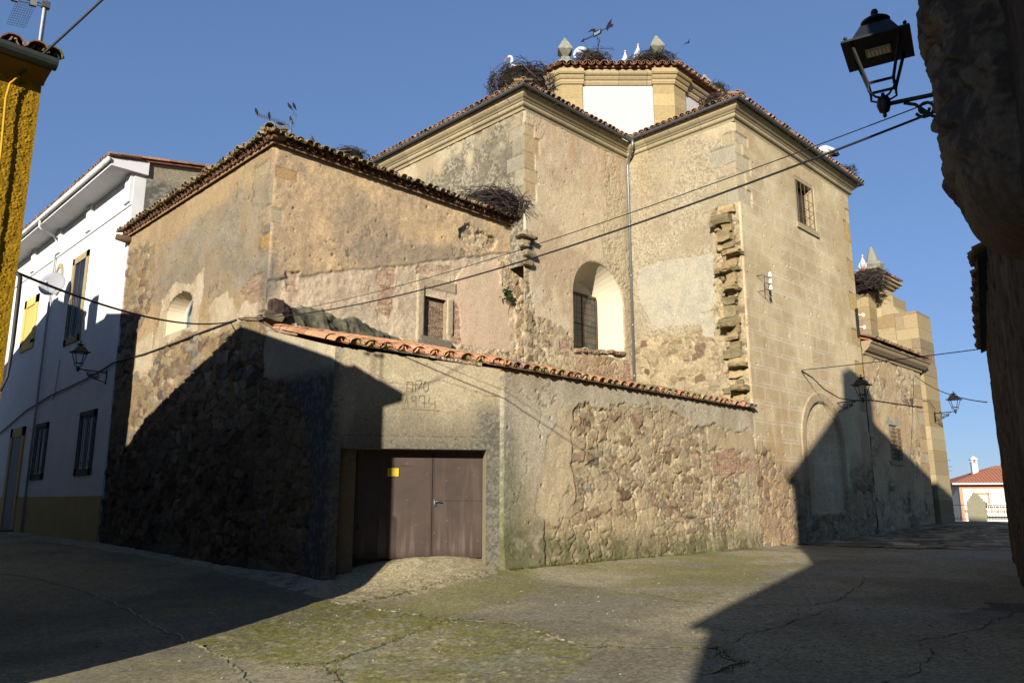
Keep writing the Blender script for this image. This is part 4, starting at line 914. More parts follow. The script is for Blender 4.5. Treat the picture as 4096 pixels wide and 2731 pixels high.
DCOL = L3((84,68,56)); mb = MB(); gbox(mb, .56, 3.46, .66, .7, .2, 2.74, (.004, .004, .004)); mb.build('door_recess', M_gen, gar)
for (a, b, nm) in ((.57, 2.29, 0), (2.305, 3.45, 1)):
    mb = MB(); gbox(mb, a, b, .53, .57, .36, 2.755, DCOL*(1 if nm == 0 else 1.04))
    if nm: gbox(mb, a+.02, b, .522, .53, 1.618, 1.63, DCOL*.55); gbox(mb, a, a+.03, .518, .53, .36, 2.755, DCOL*.8)
    else: gbox(mb, 1.08, 1.09, .522, .53, .36, 2.7, DCOL*.6); gbox(mb, a, b, .522, .53, .36, .38, DCOL*.7); gbox(mb, 1.3, 1.86, .522, .53, 2.4, 2.408, DCOL*.5); gbox(mb, b-.03, b, .52, .53, .36, 2.755, DCOL*.85)
    dl = mb.build('door', M_door, gar)
    def f_leaf(S, Z, s0=a):
        st = fbm(S*7, Z*.7, 461, 4); n = fbm(S*2.2, Z*2.2, 462, 4); c = DCOL*(.82+.36*n)[..., None]
        c = stain(c, sstep(.55, .75, st)*.8, (104,88,74), .5); c = stain(c, sstep(.5, .7, fbm(S*9, Z*.5, 463, 4))*sstep(1.6, .5, Z), (140,120,100), .35)
        c = stain(c, sstep(.62, .36, Z+.12*(st-.5)), (70,50,36), .7); c = stain(c, sstep(.8, .86, fbm(S*11, Z*11, 464, 3)), (150,134,118), .35)
        return .006*(fbm(S*2.5, Z*2.5, 465, 3)-.5), c
    wall_skin('panel', dl, gpt(0, .527, 0)[:2], GD, GN, a+(.035 if nm else .0), b-(.0 if nm else .035), .385, 2.75, .02, f_leaf, (), M_door, (0, 0))
    if nm:
        mb = MB(); p = np.array(gpt(2.36, .5, 1.6)); mb.tube([p, p+np.array([*GN*.05, 0]), p+np.array([*(GN*.05+GD*.05), .012]), p+np.array([*(GN*.05+GD*.15), -.01])], [.014, .014, .015, .012], 8); gbox(mb, 2.33, 2.39, .505, .53, 1.5, 1.66, (.5, .5, .5)); mb.build('handle', M_galv, dl, True)
    else:
        h = MB()
        for s in (.62, .62): gbox(h, s, s+.05, .505, .53, 1.0, 1.14, (.1, .1, .1)); 
        h.build('hinge', M_iron, dl)
mb = MB(); ED = np.array([GD[0], GD[1], -.105]); ED /= np.linalg.norm(ED)
Pe = np.array([*(G1+GN*.2-GD*.12), 5.1])
tile_rows(mb, Pe, ED, (.08, .965, .25), GL+.35, 9, .36, .46, TILE_NEW, .08, .03, .48, 31, .25, clip=lambda s, t: s > .0)
mb.prism([(G1[0]+.06, G1[1]+.2, 5.06), (G2[0]+.06, G2[1]+.2, 4.68), (13.6, 18.4, 5.62), (UL+.04, 18.4, 5.94)], (0, 0, -.1), L3((150,96,66)))
mb.build('tile_eaves', M_tile, gar)
# scratched date in the lintel plaster
def stroke_mesh(mb, strokes, s0, z0, k, w, c, place):
    for st in strokes:
        for (x0, y0), (x1, y1) in zip(st[:-1], st[1:]):
            dx, dy = x1-x0, y1-y0; l = math.hypot(dx, dy)+1e-9; nx, ny = -dy/l*w, dx/l*w; ex, ey = dx/l*w*.5, dy/l*w*.5
            P = [(x0-ex+nx, y0-ey+ny), (x1+ex+nx, y1+ey+ny), (x1+ex-nx, y1+ey-ny), (x0-ex-nx, y0-ey-ny)]
            V = [place(s0+x, z0+y, k) for x, y in P]+[place(s0+x, z0+y, k+.006) for x, y in P]
            mb.add(V, [(0,1,2,3),(7,6,5,4),(0,4,5,1),(1,5,6,2),(2,6,7,3),(3,7,4,0)], c)
gp = lambda s, z, k: gpt(s, -k, z)
STK = [[(0,0),(.0,.24)],[(0,.24),(.13,.235)],[(.13,.235),(.13,.01)],[(0,.11),(.13,.08)], [(.2,.01),(.19,.23)],[(.19,.23),(.27,.08),(.34,.25)],[(.2,.27),(.34,.28)],
       [(.42,.02),(.38,.1),(.38,.2),(.42,.27),(.47,.22),(.49,.13),(.47,.05),(.42,.02)],
       [(-.04,-.26),(.0,-.1),(.04,-.34)],[(.2,-.09),(.14,-.08),(.1,-.14),(.14,-.21),(.2,-.17)],[(.2,-.07),(.22,-.34)],[(.28,-.13),(.29,-.07),(.4,-.07),(.41,-.34)],[(.36,-.24),(.46,-.23)],
       [(.51,-.08),(.5,-.24),(.64,-.25)],[(.64,-.16),(.65,-.36)],[(-.07,-.37),(.76,-.4)]]
mb = MB(); stroke_mesh(mb, STK, 1.62, 4.03, .012, .006, L3((142,122,86)), gp); mb.build('scratched_date', M_fine, gar)

bw = thing('boundary_wall', 'long rubble stone boundary wall with tile coping right of the garage', 'wall', (12.5, 12.9, 0))
def f_bw(S, Z):
    ru = rubble(S, Z, .25, 2.0, 401, TAN+[(128,96,70),(124,108,86),(140,104,78)], (192,168,124), .075, .6); d, c = ru[0], ru[1]
    sm = rubble(S, Z, .19, 1.8, 402, TAN+GREYS[:1], (188,164,120), .06, .6)[:2]
    d, c = layer((d, c), sm, rough_poly(S, Z, [(21.6, -1), (21.7, 2.4), (25, 2.5), (25, -1)], .15, 1.5, 403))
    pt = plaster(S, Z, (192,174,140), (180,160,126), 404, .8, .008); p2 = plaster(S, Z, (200,176,132), (186,162,122), 405, 1.2, .016)
    m = rough_poly(S, Z, [(12, 6), (12, -1), (13.7, -1), (13.9, .8), (14.1, 1.6), (14.3, 2.6), (14.7, 3.6), (15.2, 4.1), (17, 4.2), (19.7, 4.15), (20.8, 3.9), (22, 4.0), (25, 3.75), (25, 6)], .28, 1.5, 406)
    d, c = layer((d, c), (pt[0]+.07, pt[1]), m)
    d, c = layer((d, c), (p2[0]+.06, p2[1]), rough_poly(S, Z, [(13.6, 1.2), (14.2, 1.0), (15.1, 1.6), (15.0, 3.2), (15.3, 4.1), (14.4, 4.0)], .3, 1.4, 407)*.9)
    gy = plaster(S, Z, (190,164,120), (172,148,110), 408, 1, .012); d, c = layer((d, c), (gy[0]+.05, gy[1]), rough_poly(S, Z, [(21.4, 3.2), (24.4, 3.3), (24.4, 3.9), (21.5, 3.9)], .25, 1.5, 409)*.9)
    bk = brick(S, Z, 410, ((176,134,100),(166,124,92),(182,142,108),(170,132,100)))[:2]; d, c = layer((d, c), (bk[0]+.03, bk[1]), rough_poly(S, Z, [(21.6, 2.4), (21.6, 3.0), (22.3, 3.2), (23.9, 3.1), (24.5, 2.9), (24.4, 2.5), (23, 2.5)], .14, 2, 411)*.9)
    for x0, ww in ((21.45, .12), (23.7, .16)):
        k = sstep(ww, .02, np.abs(S-x0-.1*(fbm(Z*1.5, Z*0, 412)-.5)))*sstep(2.6, 2.3, Z); d = d*(1-k)+.05*k; c = stain(c, k, (176,156,120), .85)
    d, c = cracks(S, Z, d, c, 413); d, c = pits(S, Z, d, c, 414, .8, .05, .05, .3)
    n = fbm(S*1.2, Z*1.2, 415)
    sp = voro(S/.035, Z/.05, 416)[2]; ex = sstep(13.35, 12.8, S+.35*(n-.5)+.2*sstep(1.5, 4, Z))*sstep(4.2, 3.0, Z+.6*(n-.5))
    c = mixc(c, mixc(L3((108,104,84))*np.ones(S.shape+(1,)), L3((152,144,118))*np.ones(S.shape+(1,)), sstep(.45, .65, fbm(S*15, Z*12, 419, 4))), ex*.75)
    c = stain(c, sstep(13.9, 13.0, S+.3*(n-.5))*sstep(3.3, 1.2, Z+.7*(n-.5))*.8, (112,108,62), .55)
    c = stain(c, streaks(S, Z, 417, 2.5)*sstep(3.4, 4.6, Z), (140,126,98), .5)
    mo = sstep(1.0, .2, Z+1.0*(n-.5)-.35*sstep(15.5, 13.5, S)); c = stain(c, mo*sstep(.35, .6, fbm(S*3, Z*3, 418)+.12), (86,86,44), .75); c = stain(c, sstep(.9, .3, Z+.5*(n-.5))*.6, (124,112,80), .5)
    d = d+.08*sstep(.7, .0, Z-.3*(n-.5))*(.4+n)
    return d, c
wall_skin('wall', bw, (12.5, V0), (1, 0), (0, -1), 12.5, U3+.02, lambda s: zg(s, np.full(s.shape, V0))-.3, 4.66, .03, f_bw, ends=(1, 0), soff=12.5, gain=1.27)
mb = MB(); mb.box((12.7, V0+.06, 0), (U3-.05, V0+.5, 4.6), L3((180,160,124))); mb.build('core', M_fine, bw)
mb = MB(); tile_rows(mb, (12.35, V0-.22, 4.66), (1, 0, 0), (0, .95, .3), 11.95, 2, .315, .46, TILE_OLD+TILE_NEW, .04, .02, .48, 33, .3)
mb.prism([(12.5, V0-.1, 4.62), (12.5, V0+.62, 4.86), (12.5, V0+.62, 4.6), (12.5, V0-.02, 4.58)], (11.8, 0, 0), L3((150,96,66))); mb.build('tile_coping', M_tile, bw)
# ================================================================== WHITE HOUSE (left)
UW = 9.3
wh = thing('white_house', 'white two storey house with stone window frames, deep white eaves and yellow base', 'house', (UW, 29.2, 0))
WHT = L3((226,226,222)); mb = MB()
mb.prism([(UW, 29.16, -.3), (UW, 29.16, 13.75), (22, 29.16, 16.2), (22, 29.16, -.3)], (0, 19, 0), WHT)
for v in (29.2, 33.6, 37.7, 41.8): mb.box((UW-.13, v, 12.46), (UW+.02, v+.55, 13.6), WHT)
mb.box((UW-.05, 29.17, 12.34), (UW+.02, 47, 12.46), WHT); mb.build('wall', M_paint, wh)
mb = MB(); mb.box((UW-.025, 29.16, -.3), (UW+.01, 48, 1.8), L3((190,164,104))); mb.build('base', M_paint, wh)
def f_gable(S, Z):
    d, c = plaster(S, Z, (176,160,128), (166,150,118), 421, .8, .006); g = flakes(S, Z, (170,160,138), (120,110,94), 422, .25, .5, .015)
    return layer((d, c), g, sstep(13.6, 13.3, Z+.5*(fbm(S*.8, Z*.8, 423)-.5)))
wall_skin('gable_wall', wh, (UW+.4, 29.12), (1, 0), (0, -1), 0, 9, 10.2, lambda s: 14.09+.18*s, .06, f_gable, ends=(0, 0))
mb = MB(); ev = lambda u, z: (u, 29.0, z)
mb.prism([ev(8.4, 13.58), ev(8.4, 13.86), ev(9.72, 14.1), ev(9.72, 13.58)], (0, 20, 0), L3((228,228,226))); mb.build('eaves', M_paint, wh)
mb = MB(); tile_rows(mb, (8.28, 28.95, 13.9), (0, 1, 0), (.984, 0, .177), 20, 3, .22, .42, TILE_RED, .02, seed=41)
ridge_tiles(mb, (8.3, 29.02, 13.92), (15, 29.02, 15.13), .13, .42, [(176,124,84),(156,116,78),(140,112,70)]); quadp(mb, [(8.38, 28.97, 13.9), (8.38, 49, 13.9), (22, 49, 16.36), (22, 28.97, 16.36)], .03, RC); mb.build('roof', M_tile, wh)
mb = MB(); V_ = [(8.3, v, 13.76) for v in (28.95, 49)]; mb.tube(V_, .095, 12, L3((222,222,218)))
for k in range(10): mb.tube([(8.3, 29.3+k*1.5, 13.76), (8.3, 29.36+k*1.5, 13.76)], .105, 12, L3((222,222,218)))
mb.build('gutter', M_paint, wh, True)
mb = MB(); mb.tube([(8.3, 37.6, 13.7), (8.3, 37.6, 13.4), (8.45, 37.65, 13.3), (9.05, 38.2, 13.3), (9.2, 38.3, 13.15), (9.21, 38.3, 0)], .05, 8, L3((214,216,218))); mb.build('downspout', M_paint, wh, True)
def stone_window(v0, v1, z0, z1, fr, col, grille=0, depth=.3, parent=wh, sill=True):
    mb = MB(); c = L3(col)
    for lo, hi in (((v0, z0), (v0+fr, z1)), ((v1-fr, z0), (v1, z1)), ((v0, z1-fr), (v1, z1)), ((v0-.03, z0), (v1+.03, z0+fr*.9))): mb.box((UW-.05, lo[0], lo[1]), (UW+.01, hi[0], hi[1]), c)
    w = mb.build('window_frame', M_fine, parent)
    mb = MB(); mb.box((UW-.012, v0+fr, z0+fr*.9), (UW-.006, v1-fr, z1-fr)); mb.build('pane', M_glass, w)
    mb = MB(); mb.box((UW-.04, v1-fr-.08, z0+fr*.9), (UW-.012, v1-fr, z1-fr), c*.85); mb.box((UW-.03, (v0+v1)/2-.03, z0+fr*.9), (UW-.013, (v0+v1)/2+.03, z1-fr), L3((90,74,58))); mb.build('casement', M_gen, w)
    if grille:
        mb = MB()
        for k in range(7): v = v0+fr+(v1-v0-2*fr)*(k+.5)/7; mb.tube([(UW-.12, v, z0+fr), (UW-.12, v, z0+(z1-z0)*grille)], .014, 6)
        for q in (.2, grille): mb.tube([(UW, v0+fr*.6, z0+(z1-z0)*q), (UW-.12, v0+fr*.7, z0+(z1-z0)*q), (UW-.12, v1-fr*.7, z0+(z1-z0)*q), (UW, v1-fr*.6, z0+(z1-z0)*q)], .012, 6)
        mb.build('grille', M_iron, w)
    return w
stone_window(30.5, 32.35, 2.55, 4.9, .26, (112,106,94), .95); stone_window(36.4, 38.2, 2.5, 4.85, .26, (112,106,94), .95)
stone_window(33.55, 35.6, 7.9, 11.65, .28, (186,160,112), .5)
mb = MB(); c = L3((226,190,112))
for lo, hi in (((40.4, 8.8), (40.8, 11.1)), ((42.3, 8.8), (42.7, 11.1)), ((40.4, 10.7), (42.7, 11.1)), ((40.4, 8.55), (42.7, 8.95))): mb.box((UW-.07, lo[0], lo[1]), (UW+.01, hi[0], hi[1]), c)
mb.box((UW-.02, 40.8, 8.95), (UW-.01, 42.3, 10.7), L3((210,180,104))); mb.build('window', M_paint, wh)
mb = MB(); n = 28; vc, zc, a, b = 37.55, 11.2, .62, .72; V = []
for i in range(n):
    q = 2*math.pi*i/n
    for (k, o) in ((1, 0), (1, .06), (.74, .06), (.74, 0)): V.append((UW-o, vc+a*k*math.cos(q), zc+b*k*math.sin(q)))
mb.add(V, [(i*4+j, ((i+1) % n)*4+j, ((i+1) % n)*4+(j+1) % 4, i*4+(j+1) % 4) for i in range(n) for j in range(4)], L3((196,170,124))); med = mb.build('medallion', M_fine, wh)
mb = MB(); V = [(UW-.02, vc, zc)]+[(UW-.02, vc+a*.74*math.cos(2*math.pi*i/n), zc+b*.74*math.sin(2*math.pi*i/n)) for i in range(n)]
mb.add(V, [(0, 1+i, 1+(i+1) % n) for i in range(n)], np.array([L3((196,198,206))]+[L3((170,176,196) if i % 3 else (206,202,196)) for i in range(n)])); mb.build('tile_picture', M_paint, med)
mb = MB()
for lo, hi in (((39.9, .2), (40.3, 4.9)), ((41.9, .2), (42.3, 4.9)), ((39.9, 4.5), (42.3, 4.9))): mb.box((UW-.06, lo[0], lo[1]), (UW+.01, hi[0], hi[1]), L3((202,170,108)))
dr = mb.build('door_frame', M_paint, wh); mb = MB(); mb.box((UW-.03, 40.3, .3), (UW-.02, 41.9, 4.5), L3((40,32,24))); mb.build('door', M_gen, dr); mb = MB(); mb.box((UW-.5, 39.8, -.2), (UW, 42.4, .42), L3((130,124,112))); mb.build('door_step', M_fine, dr)
mb = MB(); mb.tube([(UW-.03, 35.9, 7.4), (UW-.03, 36.05, 6.0), (UW-.03, 36.3, 5.75)], .015, 6); mb.build('conduit', M_pipe, wh)
# ================================================================== YELLOW HOUSE (near left)
UY, VY = 2.04, 9.98
yh = thing('yellow_house', 'mustard yellow house with rough stucco, dark gutter and tiled eaves', 'house', (UY, VY, 0))
def f_st(S, Z):
    f1, f2, h = voro((S+.03*fbm(S*14, Z*14, 431))/.03, Z/.026, 432); b = sstep(.5, .1, f1)*h
    n = fbm(S*16, Z*16, 433, 3); d = .016*b+.02*(n-.5)
    c = L3((190,142,24))*(.62+.5*b+.4*(n-.5))[..., None]
    return d, c*(.92+.16*fbm(S*.8, Z*.8, 434))[..., None]
wall_skin('wall', yh, (.9, VY), (1, 0), (0, -1), .9, UY, 1.9, 6.5, .0095, f_st, ends=(0, 1), soff=.9, gain=1.2)
mb = MB(); YC = L3((196,146,30))*.85
mb.prism([(UY-.001, VY+.01, -1), (UY-.001, VY+.01, 6.42), (UY-.001, 15.85, 8.4), (UY-.001, 21.7, 6.4), (UY-.001, 21.7, -1)], (-9, 0, 0), YC)
mb.box((-7, VY-.012, -1), (.9, VY+.02, 6.42), YC); mb.box((.9, VY-.012, -1), (UY-.005, VY+.02, 1.9), YC)
mb.build('wall', attr_mat('yellow_stucco', .95, 24, .2, .8, 26, .04), yh)
mb = MB(); sweep(mb, [(-7, VY), (UY+.02, VY)], [(0, 6.46), (.06, 6.5), (.28, 6.54), (.28, 6.62), (0, 6.62)], c=L3((120,90,30))); mb.build('eaves', M_paint, yh)
mb = MB(); sweep(mb, [(-7, VY), (UY+.06, VY)], gutter_prof(.3, 6.66, .105)); mb.tube([(UY+.05, VY-.3, 6.655), (UY+.062, VY-.3, 6.655)], .098, 10); mb.build('gutter', plain('dark_gutter', (52,58,56), .5, .3), yh)
mb = MB(); quadp(mb, [(-7, VY-.15, 6.7), (UY+.05, VY-.15, 6.7), (UY+.05, 15.85, 8.6), (-7, 15.85, 8.6)], .1, RC); quadp(mb, [(-7, 15.85, 8.6), (UY+.05, 15.85, 8.6), (UY+.05, 22.2, 6.5), (-7, 22.2, 6.5)], .1, RC)
tile_rows(mb, (-6.98, VY-.3, 6.69), (1, 0, 0), (0, .951, .31), 9.05, 3, .23, .43, TILE_RED, .02, .04, seed=61, rad=.5)
V, F = arc_tile(np.array((UY+.0, VY-.36, 6.71)), np.array((0, .951, .31)), np.array((1., 0, 0)), np.array((0, -.31, .951)), .5, .12, .1, .018); mb.add(V, F, L3((120,112,70)))
mb.build('roof', M_tile, yh)
mb = MB(); mb.tube([(1.79, VY-.08, 6.45), (1.71, VY-.08, 6.32), (1.69, VY-.08, 6.13), (1.7, VY-.08, 5.89), (1.715, VY-.08, 5.5), (1.72, VY-.08, 4.9), (1.72, VY-.08, 2.6)], .013, 8, L3((206,160,50))); mb.build('conduit', M_paint, yh, True)
mb = MB(); mb.tube([(UY-.02, VY-.05, 4.14), (UY+.03, VY-.05, 4.08), (UY+.035, VY-.05, 3.8), (UY+.04, VY-.05, 3.3), (UY+.03, VY-.05, 2.95), (UY-.02, VY-.07, 2.78)], [.02, .024, .024, .022, .016, .014], 8, (.02, .018, .015)); mb.build('cable_conduit', M_cable, yh, True)

# ================================================================== OLD STONE HOUSE (near right)
RW = np.array([math.cos(math.radians(14.2)), math.sin(math.radians(14.2))]); RP = np.array([RW[1], -RW[0]])
rp = lambda t, o, z: (RW[0]*t+RP[0]*o, RW[1]*t+RP[1]*o, z)
rh = thing('stone_house', 'dark weathered stone house on the right with projecting rounded stone corbel', 'house', rp(15, .5, 0))
def f_rw(S, Z):
    ru = rubble(S, Z, .4, .8, 441, [(96,84,70),(82,72,60),(110,94,76),(72,62,52)], (92,80,66), .06, .6)[:2]
    n = fbm(S*3.5, Z*.5, 442); g = plaster(S, Z, (104,90,74), (78,66,54), 443, 1.2, .03)
    d, c = layer(ru, g, sstep(.4, .55, n)); return d, c*(.7+.6*n)[..., None]
RO = rp(0, .47, 0)
def rwall(s0, s1, z0, z1, res): return wall_skin('wall', rh, RO, RW, -RP, s0, s1, z0, z1, res, f_rw, ends=(0, 1))
rwall(3.9, 15, -.4, 9.6, .09); rwall(15, 25.3, -.4, 5.7, .07)
mb = MB(); SC = L3((96,84,70))
mb.obox(rp(3.95, .5, -.4), (*RW*11.0, 0), (*RP*6, 0), (0, 0, 10), SC); mb.obox(rp(15, .5, -.4), (*RW*10.28, 0), (*RP*6, 0), (0, 0, 6.05), SC); mb.build('core', M_wall, rh)
mb = MB(); P0 = rp(15.05, .30, 5.8); mb.prism([rp(15.03, .3, 5.75), rp(15.03, 4, 7.2), rp(15.03, 4, 7.1), rp(15.03, .3, 5.68)], (*RW*10.2, 0), L3((60,44,34)))
tile_rows(mb, rp(15.05, .27, 5.8), (*RW, 0), (*RP*.93, .36), 10.2, 3, .22, .42, TILE_OLD, .03, .03, seed=71); mb.build('eaves', M_tile, rh)
# the corbel: bulging courses of lichened stone with a rounded foot
nt, nz_ = 200, 300; TT = np.linspace(0, 1, nt); ZZ = np.linspace(3.43, 7.8, nz_); A_, Z_ = np.meshgrid(TT*math.pi, ZZ, indexing='ij')
ft = np.sqrt(np.clip(1-np.clip((3.95-Z_)/.53, 0, 1)**2, 0, 1))
bul = .1*np.sqrt(np.abs(np.sin((Z_-3.98+.05*np.sin(A_*3))/.56*math.pi)))*sstep(3.9, 4.1, Z_)-.04
ca, sa = np.cos(A_), np.sin(A_); ex = 2/4.2; Rr = .6*ft+bul
n1 = fbm(A_*3, Z_*3, 451, 5)-.5; n2 = fbm(A_*8, Z_*10, 452, 5)-.5; v1, v2, vh = voro(A_*2.2+n1, Z_*2.1+.6*n1, 455); Rr = Rr+(.1*n1+.1*n2+.06*vh*sstep(.05, .25, v2-v1)-.05*sstep(.12, .0, v2-v1))*ft*(.15+.85*sstep(3.8, 4.4, Z_))
tt = 6.75+np.sign(ca)*np.abs(ca)**ex*(.72*(.55+.45*ft)+.04*n1); oo = .66-np.abs(sa)**ex*(Rr+.02)
X = RW[0]*tt+RP[0]*oo; Y = RW[1]*tt+RP[1]*oo
cc_ = mixc(1.5*L3((118,102,80))*np.ones(A_.shape+(1,)), 1.4*L3((84,74,62))*np.ones(A_.shape+(1,)), sstep(.42, .58, fbm(A_*2.2, Z_*2.2, 453)+.5*(fbm(A_*14, Z_*16, 456)-.5)))
cc_ = stain(cc_, sstep(.54, .6, fbm(A_*5, Z_*5, 454, 6)), (140,128,104), .5); cc_ = stain(cc_, sstep(4.0, 3.7, Z_), (116,100,80), .7)
idx = np.arange(A_.size).reshape(A_.shape); q = np.stack([idx[:-1, :-1], idx[1:, :-1], idx[1:, 1:], idx[:-1, 1:]], -1).reshape(-1, 4)
mesh_obj('corbel', np.stack([X, Y, Z_], -1).reshape(-1, 3), q, M_wall, rh, cc_.reshape(-1, 3), True)
mb = MB()
mb.prism([(3.71, .5, -.3), (3.71, .5, 9.82), (3.45, .5, 9.75), (5.2, .5, 10.3), (9.2, .5, 13.1), (11.1, .5, 12.75), (18.6, .5, 9.0), (18.6, .5, -.3)], (0, -8, 0), L3((150,136,112)))
rh2 = None
bh = thing('gabled_house', 'tall plastered gabled house with a broad chimney behind the stone house', 'house', (11, -4, 0))
mb.build('wall', M_wall, bh); mb = MB(); mb.box((8.55, -.4, 9), (10.25, .35, 14.3), L3((160,140,112))); mb.tube([(9.35, -.1, 14.3), (9.35, -.1, 14.75)], [.8, .45], 12, L3((160,140,112))); mb.build('chimney', M_wall, bh)
mb = MB(); quadp(mb, [(3.4, .6, 9.85), (3.4, -8, 9.85), (9.3, -8, 13.3), (9.3, .6, 13.3)], .08, RC); quadp(mb, [(9.3, .6, 13.3), (9.3, -8, 13.3), (18.8, -8, 9.05), (18.8, .6, 9.05)], .08, RC); mb.build('roof', M_tile, bh)
ah = thing('plaster_house', 'pale plastered house with a tiled gable roof behind the viewer', 'house', (-4, -6, 0)); mb = MB()
mb.prism([(-7.75, -3.28, -.5), (-7.75, -3.28, 5.75), (-3.2, -3.28, 7.6), (1.2, -3.28, 5.8), (1.2, -3.28, -.5)], (0, -9, 0), L3((200,186,156))); mb.build('wall', M_wall, ah)
mb = MB(); quadp(mb, [(-8.2, -3.22, 5.83), (-8.2, -12.5, 5.83), (-3.2, -12.5, 7.72), (-3.2, -3.22, 7.72)], .1, RC); quadp(mb, [(-3.2, -3.22, 7.72), (-3.2, -12.5, 7.72), (1.6, -12.5, 5.83), (1.6, -3.22, 5.83)], .1, RC); mb.build('roof', M_tile, ah)
mb = MB()
for x in (-6.3, -2.5): mb = MB(); mb.box((x, -3.3, 1), (x+.9, -3.26, 2.4), L3((70,56,44))); mb.build('window', M_gen, ah)
ch = thing('street_house', 'tall pale house adjoining the yellow house further along the street', 'house', (0, 25, 0)); mb = MB()
mb.prism([(2, 23.45, -.3), (2, 23.45, 10.2), (2, 26.9, 10.75), (2, 26.9, -.3)], (-9, 0, 0), L3((206,196,172))); mb.build('wall', M_wall, ch)
mb = MB(); mb.prism([(2.15, 23.35, 10.2), (2.15, 26.9, 10.8), (2.15, 26.9, 10.68), (2.15, 23.35, 10.08)], (-9.4, 0, 0), RC); mb.build('roof', M_tile, ch)
ch = thing('street_house', 'taller ochre house with chimneys next along the far left street', 'house', (0, 33, 0)); mb = MB()
mb.prism([(2, 26.95, -.3), (2, 26.95, 10.7), (2, 29.2, 10.6), (2, 29.4, 11.3), (2, 33.7, 12.5), (2, 39.8, 11.0), (2, 46, 9.5), (2, 46, -.3)], (-9, 0, 0), L3((210,190,150))); mb.build('wall', M_wall, ch)
mb = MB(); mb.box((.6, 27.6, 10), (1.4, 28.3, 12.0), L3((170,120,90))); mb.build('chimney', M_wall, ch); mb = MB(); mb.box((.4, 33.0, 12), (1.2, 33.8, 13.0), L3((170,120,90))); mb.build('chimney', M_wall, ch)
mb = MB(); mb.prism([(2.15, 29.3, 11.3), (2.15, 33.7, 12.6), (2.15, 46, 9.6), (2.15, 46, 9.4), (2.15, 33.7, 12.4), (2.15, 29.3, 11.15)], (-9.4, 0, 0), RC); mb.build('roof', M_tile, ch)

# ================================================================== FAR HOUSES, STELE, RAILING
def far_house(name, label, org, rot, w, dpt, h, body, roofc, base=-2.6):
    t = thing(name, label, 'house', org, rot); M = Matrix.Translation(org) @ Matrix.Rotation(rot, 4, 'Z')
    return t, (lambda x, y, z: tuple(M @ Vector((x, y, z))))
# local x runs along the lit front, y into the house
fo = (99.0, 27.6, 0); fr_ = math.atan2(-.87, .5)
fh, fp = far_house('villa', 'white villa with red hipped roof, balcony and round capped chimney beyond the church', fo, fr_, 20, 9, 4, None, None)
def lbox(mb, P, x0, x1, y0, y1, z0, z1, c): o = np.array(P(x0, y0, z0)); mb.obox(o, np.array(P(x1, y0, z0))-o, np.array(P(x0, y1, z0))-o, np.array(P(x0, y0, z1))-o, c)
WC = L3((236,232,222)); BR = L3((198,146,112))
mb = MB(); lbox(mb, fp, 0, 22, 0, 9, -3, 3.45, WC); fw_ = mb.build('wall', M_paint, fh)
mb = MB(); lbox(mb, fp, -.02, .32, -.03, 0, -3, 3.3, BR); lbox(mb, fp, 0, 22, -.06, 0, 3.05, 3.45, BR); lbox(mb, fp, .32, 22, -.1, 0, .45, .72, BR*.9); mb.build('trim', M_paint, fh)
mb = MB(); A = [fp(-.9, -.9, 3.6), fp(22, -.9, 3.6), fp(22, 9.9, 3.6), fp(-.9, 9.9, 3.6)]; R1, R2 = fp(5.2, 4.5, 5.75), fp(22, 4.5, 5.75)
mb.prism([A[0], A[1], R2, R1], (0, 0, -.15), L3((168,112,88))); mb.prism([A[3], A[0], R1], (0, 0, -.15), L3((168,112,88))); mb.prism([A[2], A[3], R1, R2], (0, 0, -.15), L3((168,112,88)))
for i in range(46):                                                              # tile courses running up the slope
    x = -.7+i*.35; y1 = min(4.4, max(.1, (x+.9)*.88-.9+.9)); a = np.array(fp(x, -.88, 3.62)); b = np.array(fp(x, -.9+y1, 3.62+y1*.4)); mb.tube([a, b], .09, 5, L3((176,118,92)))
mb.build('roof', M_tile, fh)
mb = MB(); lbox(mb, fp, -.9, 22, -1.02, -.88, 3.5, 3.66, L3((226,226,222))); mb.build('gutter', M_paint, fh)
mb = MB(); lbox(mb, fp, 2.4, 3.0, 3.1, 3.7, 4.5, 6.0, WC); lbox(mb, fp, 2.36, 3.04, 3.06, 3.74, 6.0, 6.06, BR); lbox(mb, fp, 2.5, 2.9, 3.2, 3.6, 6.06, 6.4, L3((190,110,84))); lbox(mb, fp, 2.3, 3.1, 3.0, 3.8, 6.4, 6.46, BR)
for x in (2.42, 2.83): lbox(mb, fp, x, x+.15, 3.1, 3.25, 6.06, 6.4, WC)
a = [fp(2.28, 2.98, 6.46), fp(3.12, 2.98, 6.46), fp(3.12, 3.82, 6.46), fp(2.28, 3.82, 6.46)]; top = fp(2.7, 3.4, 6.85); mb.add(a+[top], [(0,1,4),(1,2,4),(2,3,4),(3,0,4),(0,3,2,1)], WC); mb.build('chimney', M_paint, fh)
mb = MB()
for x0, x1, z0, z1 in ((1.3, 1.52, .75, 2.6), (2.72, 2.94, .75, 2.6), (1.3, 2.94, 2.35, 2.6)): lbox(mb, fp, x0, x1, -.08, 0, z0, z1, BR)
fwn = mb.build('window', M_paint, fh); mb = MB(); lbox(mb, fp, 1.52, 2.72, -.05, 0, .75, 2.35, L3((240,240,236))); lbox(mb, fp, 1.6, 2.08, -.06, 0, .9, 1.5, (.02, .02, .02)); lbox(mb, fp, 2.16, 2.64, -.06, 0, .9, 1.5, (.02, .02, .02)); mb.build('shutter', M_paint, fwn)
mb = MB(); lbox(mb, fp, 2.3, 22, -.9, -.75, .3, .42, WC); lbox(mb, fp, 2.3, 22, -.92, -.73, 1.2, 1.32, WC); lbox(mb, fp, 2.3, 22, -.9, 0, .05, .3, WC)
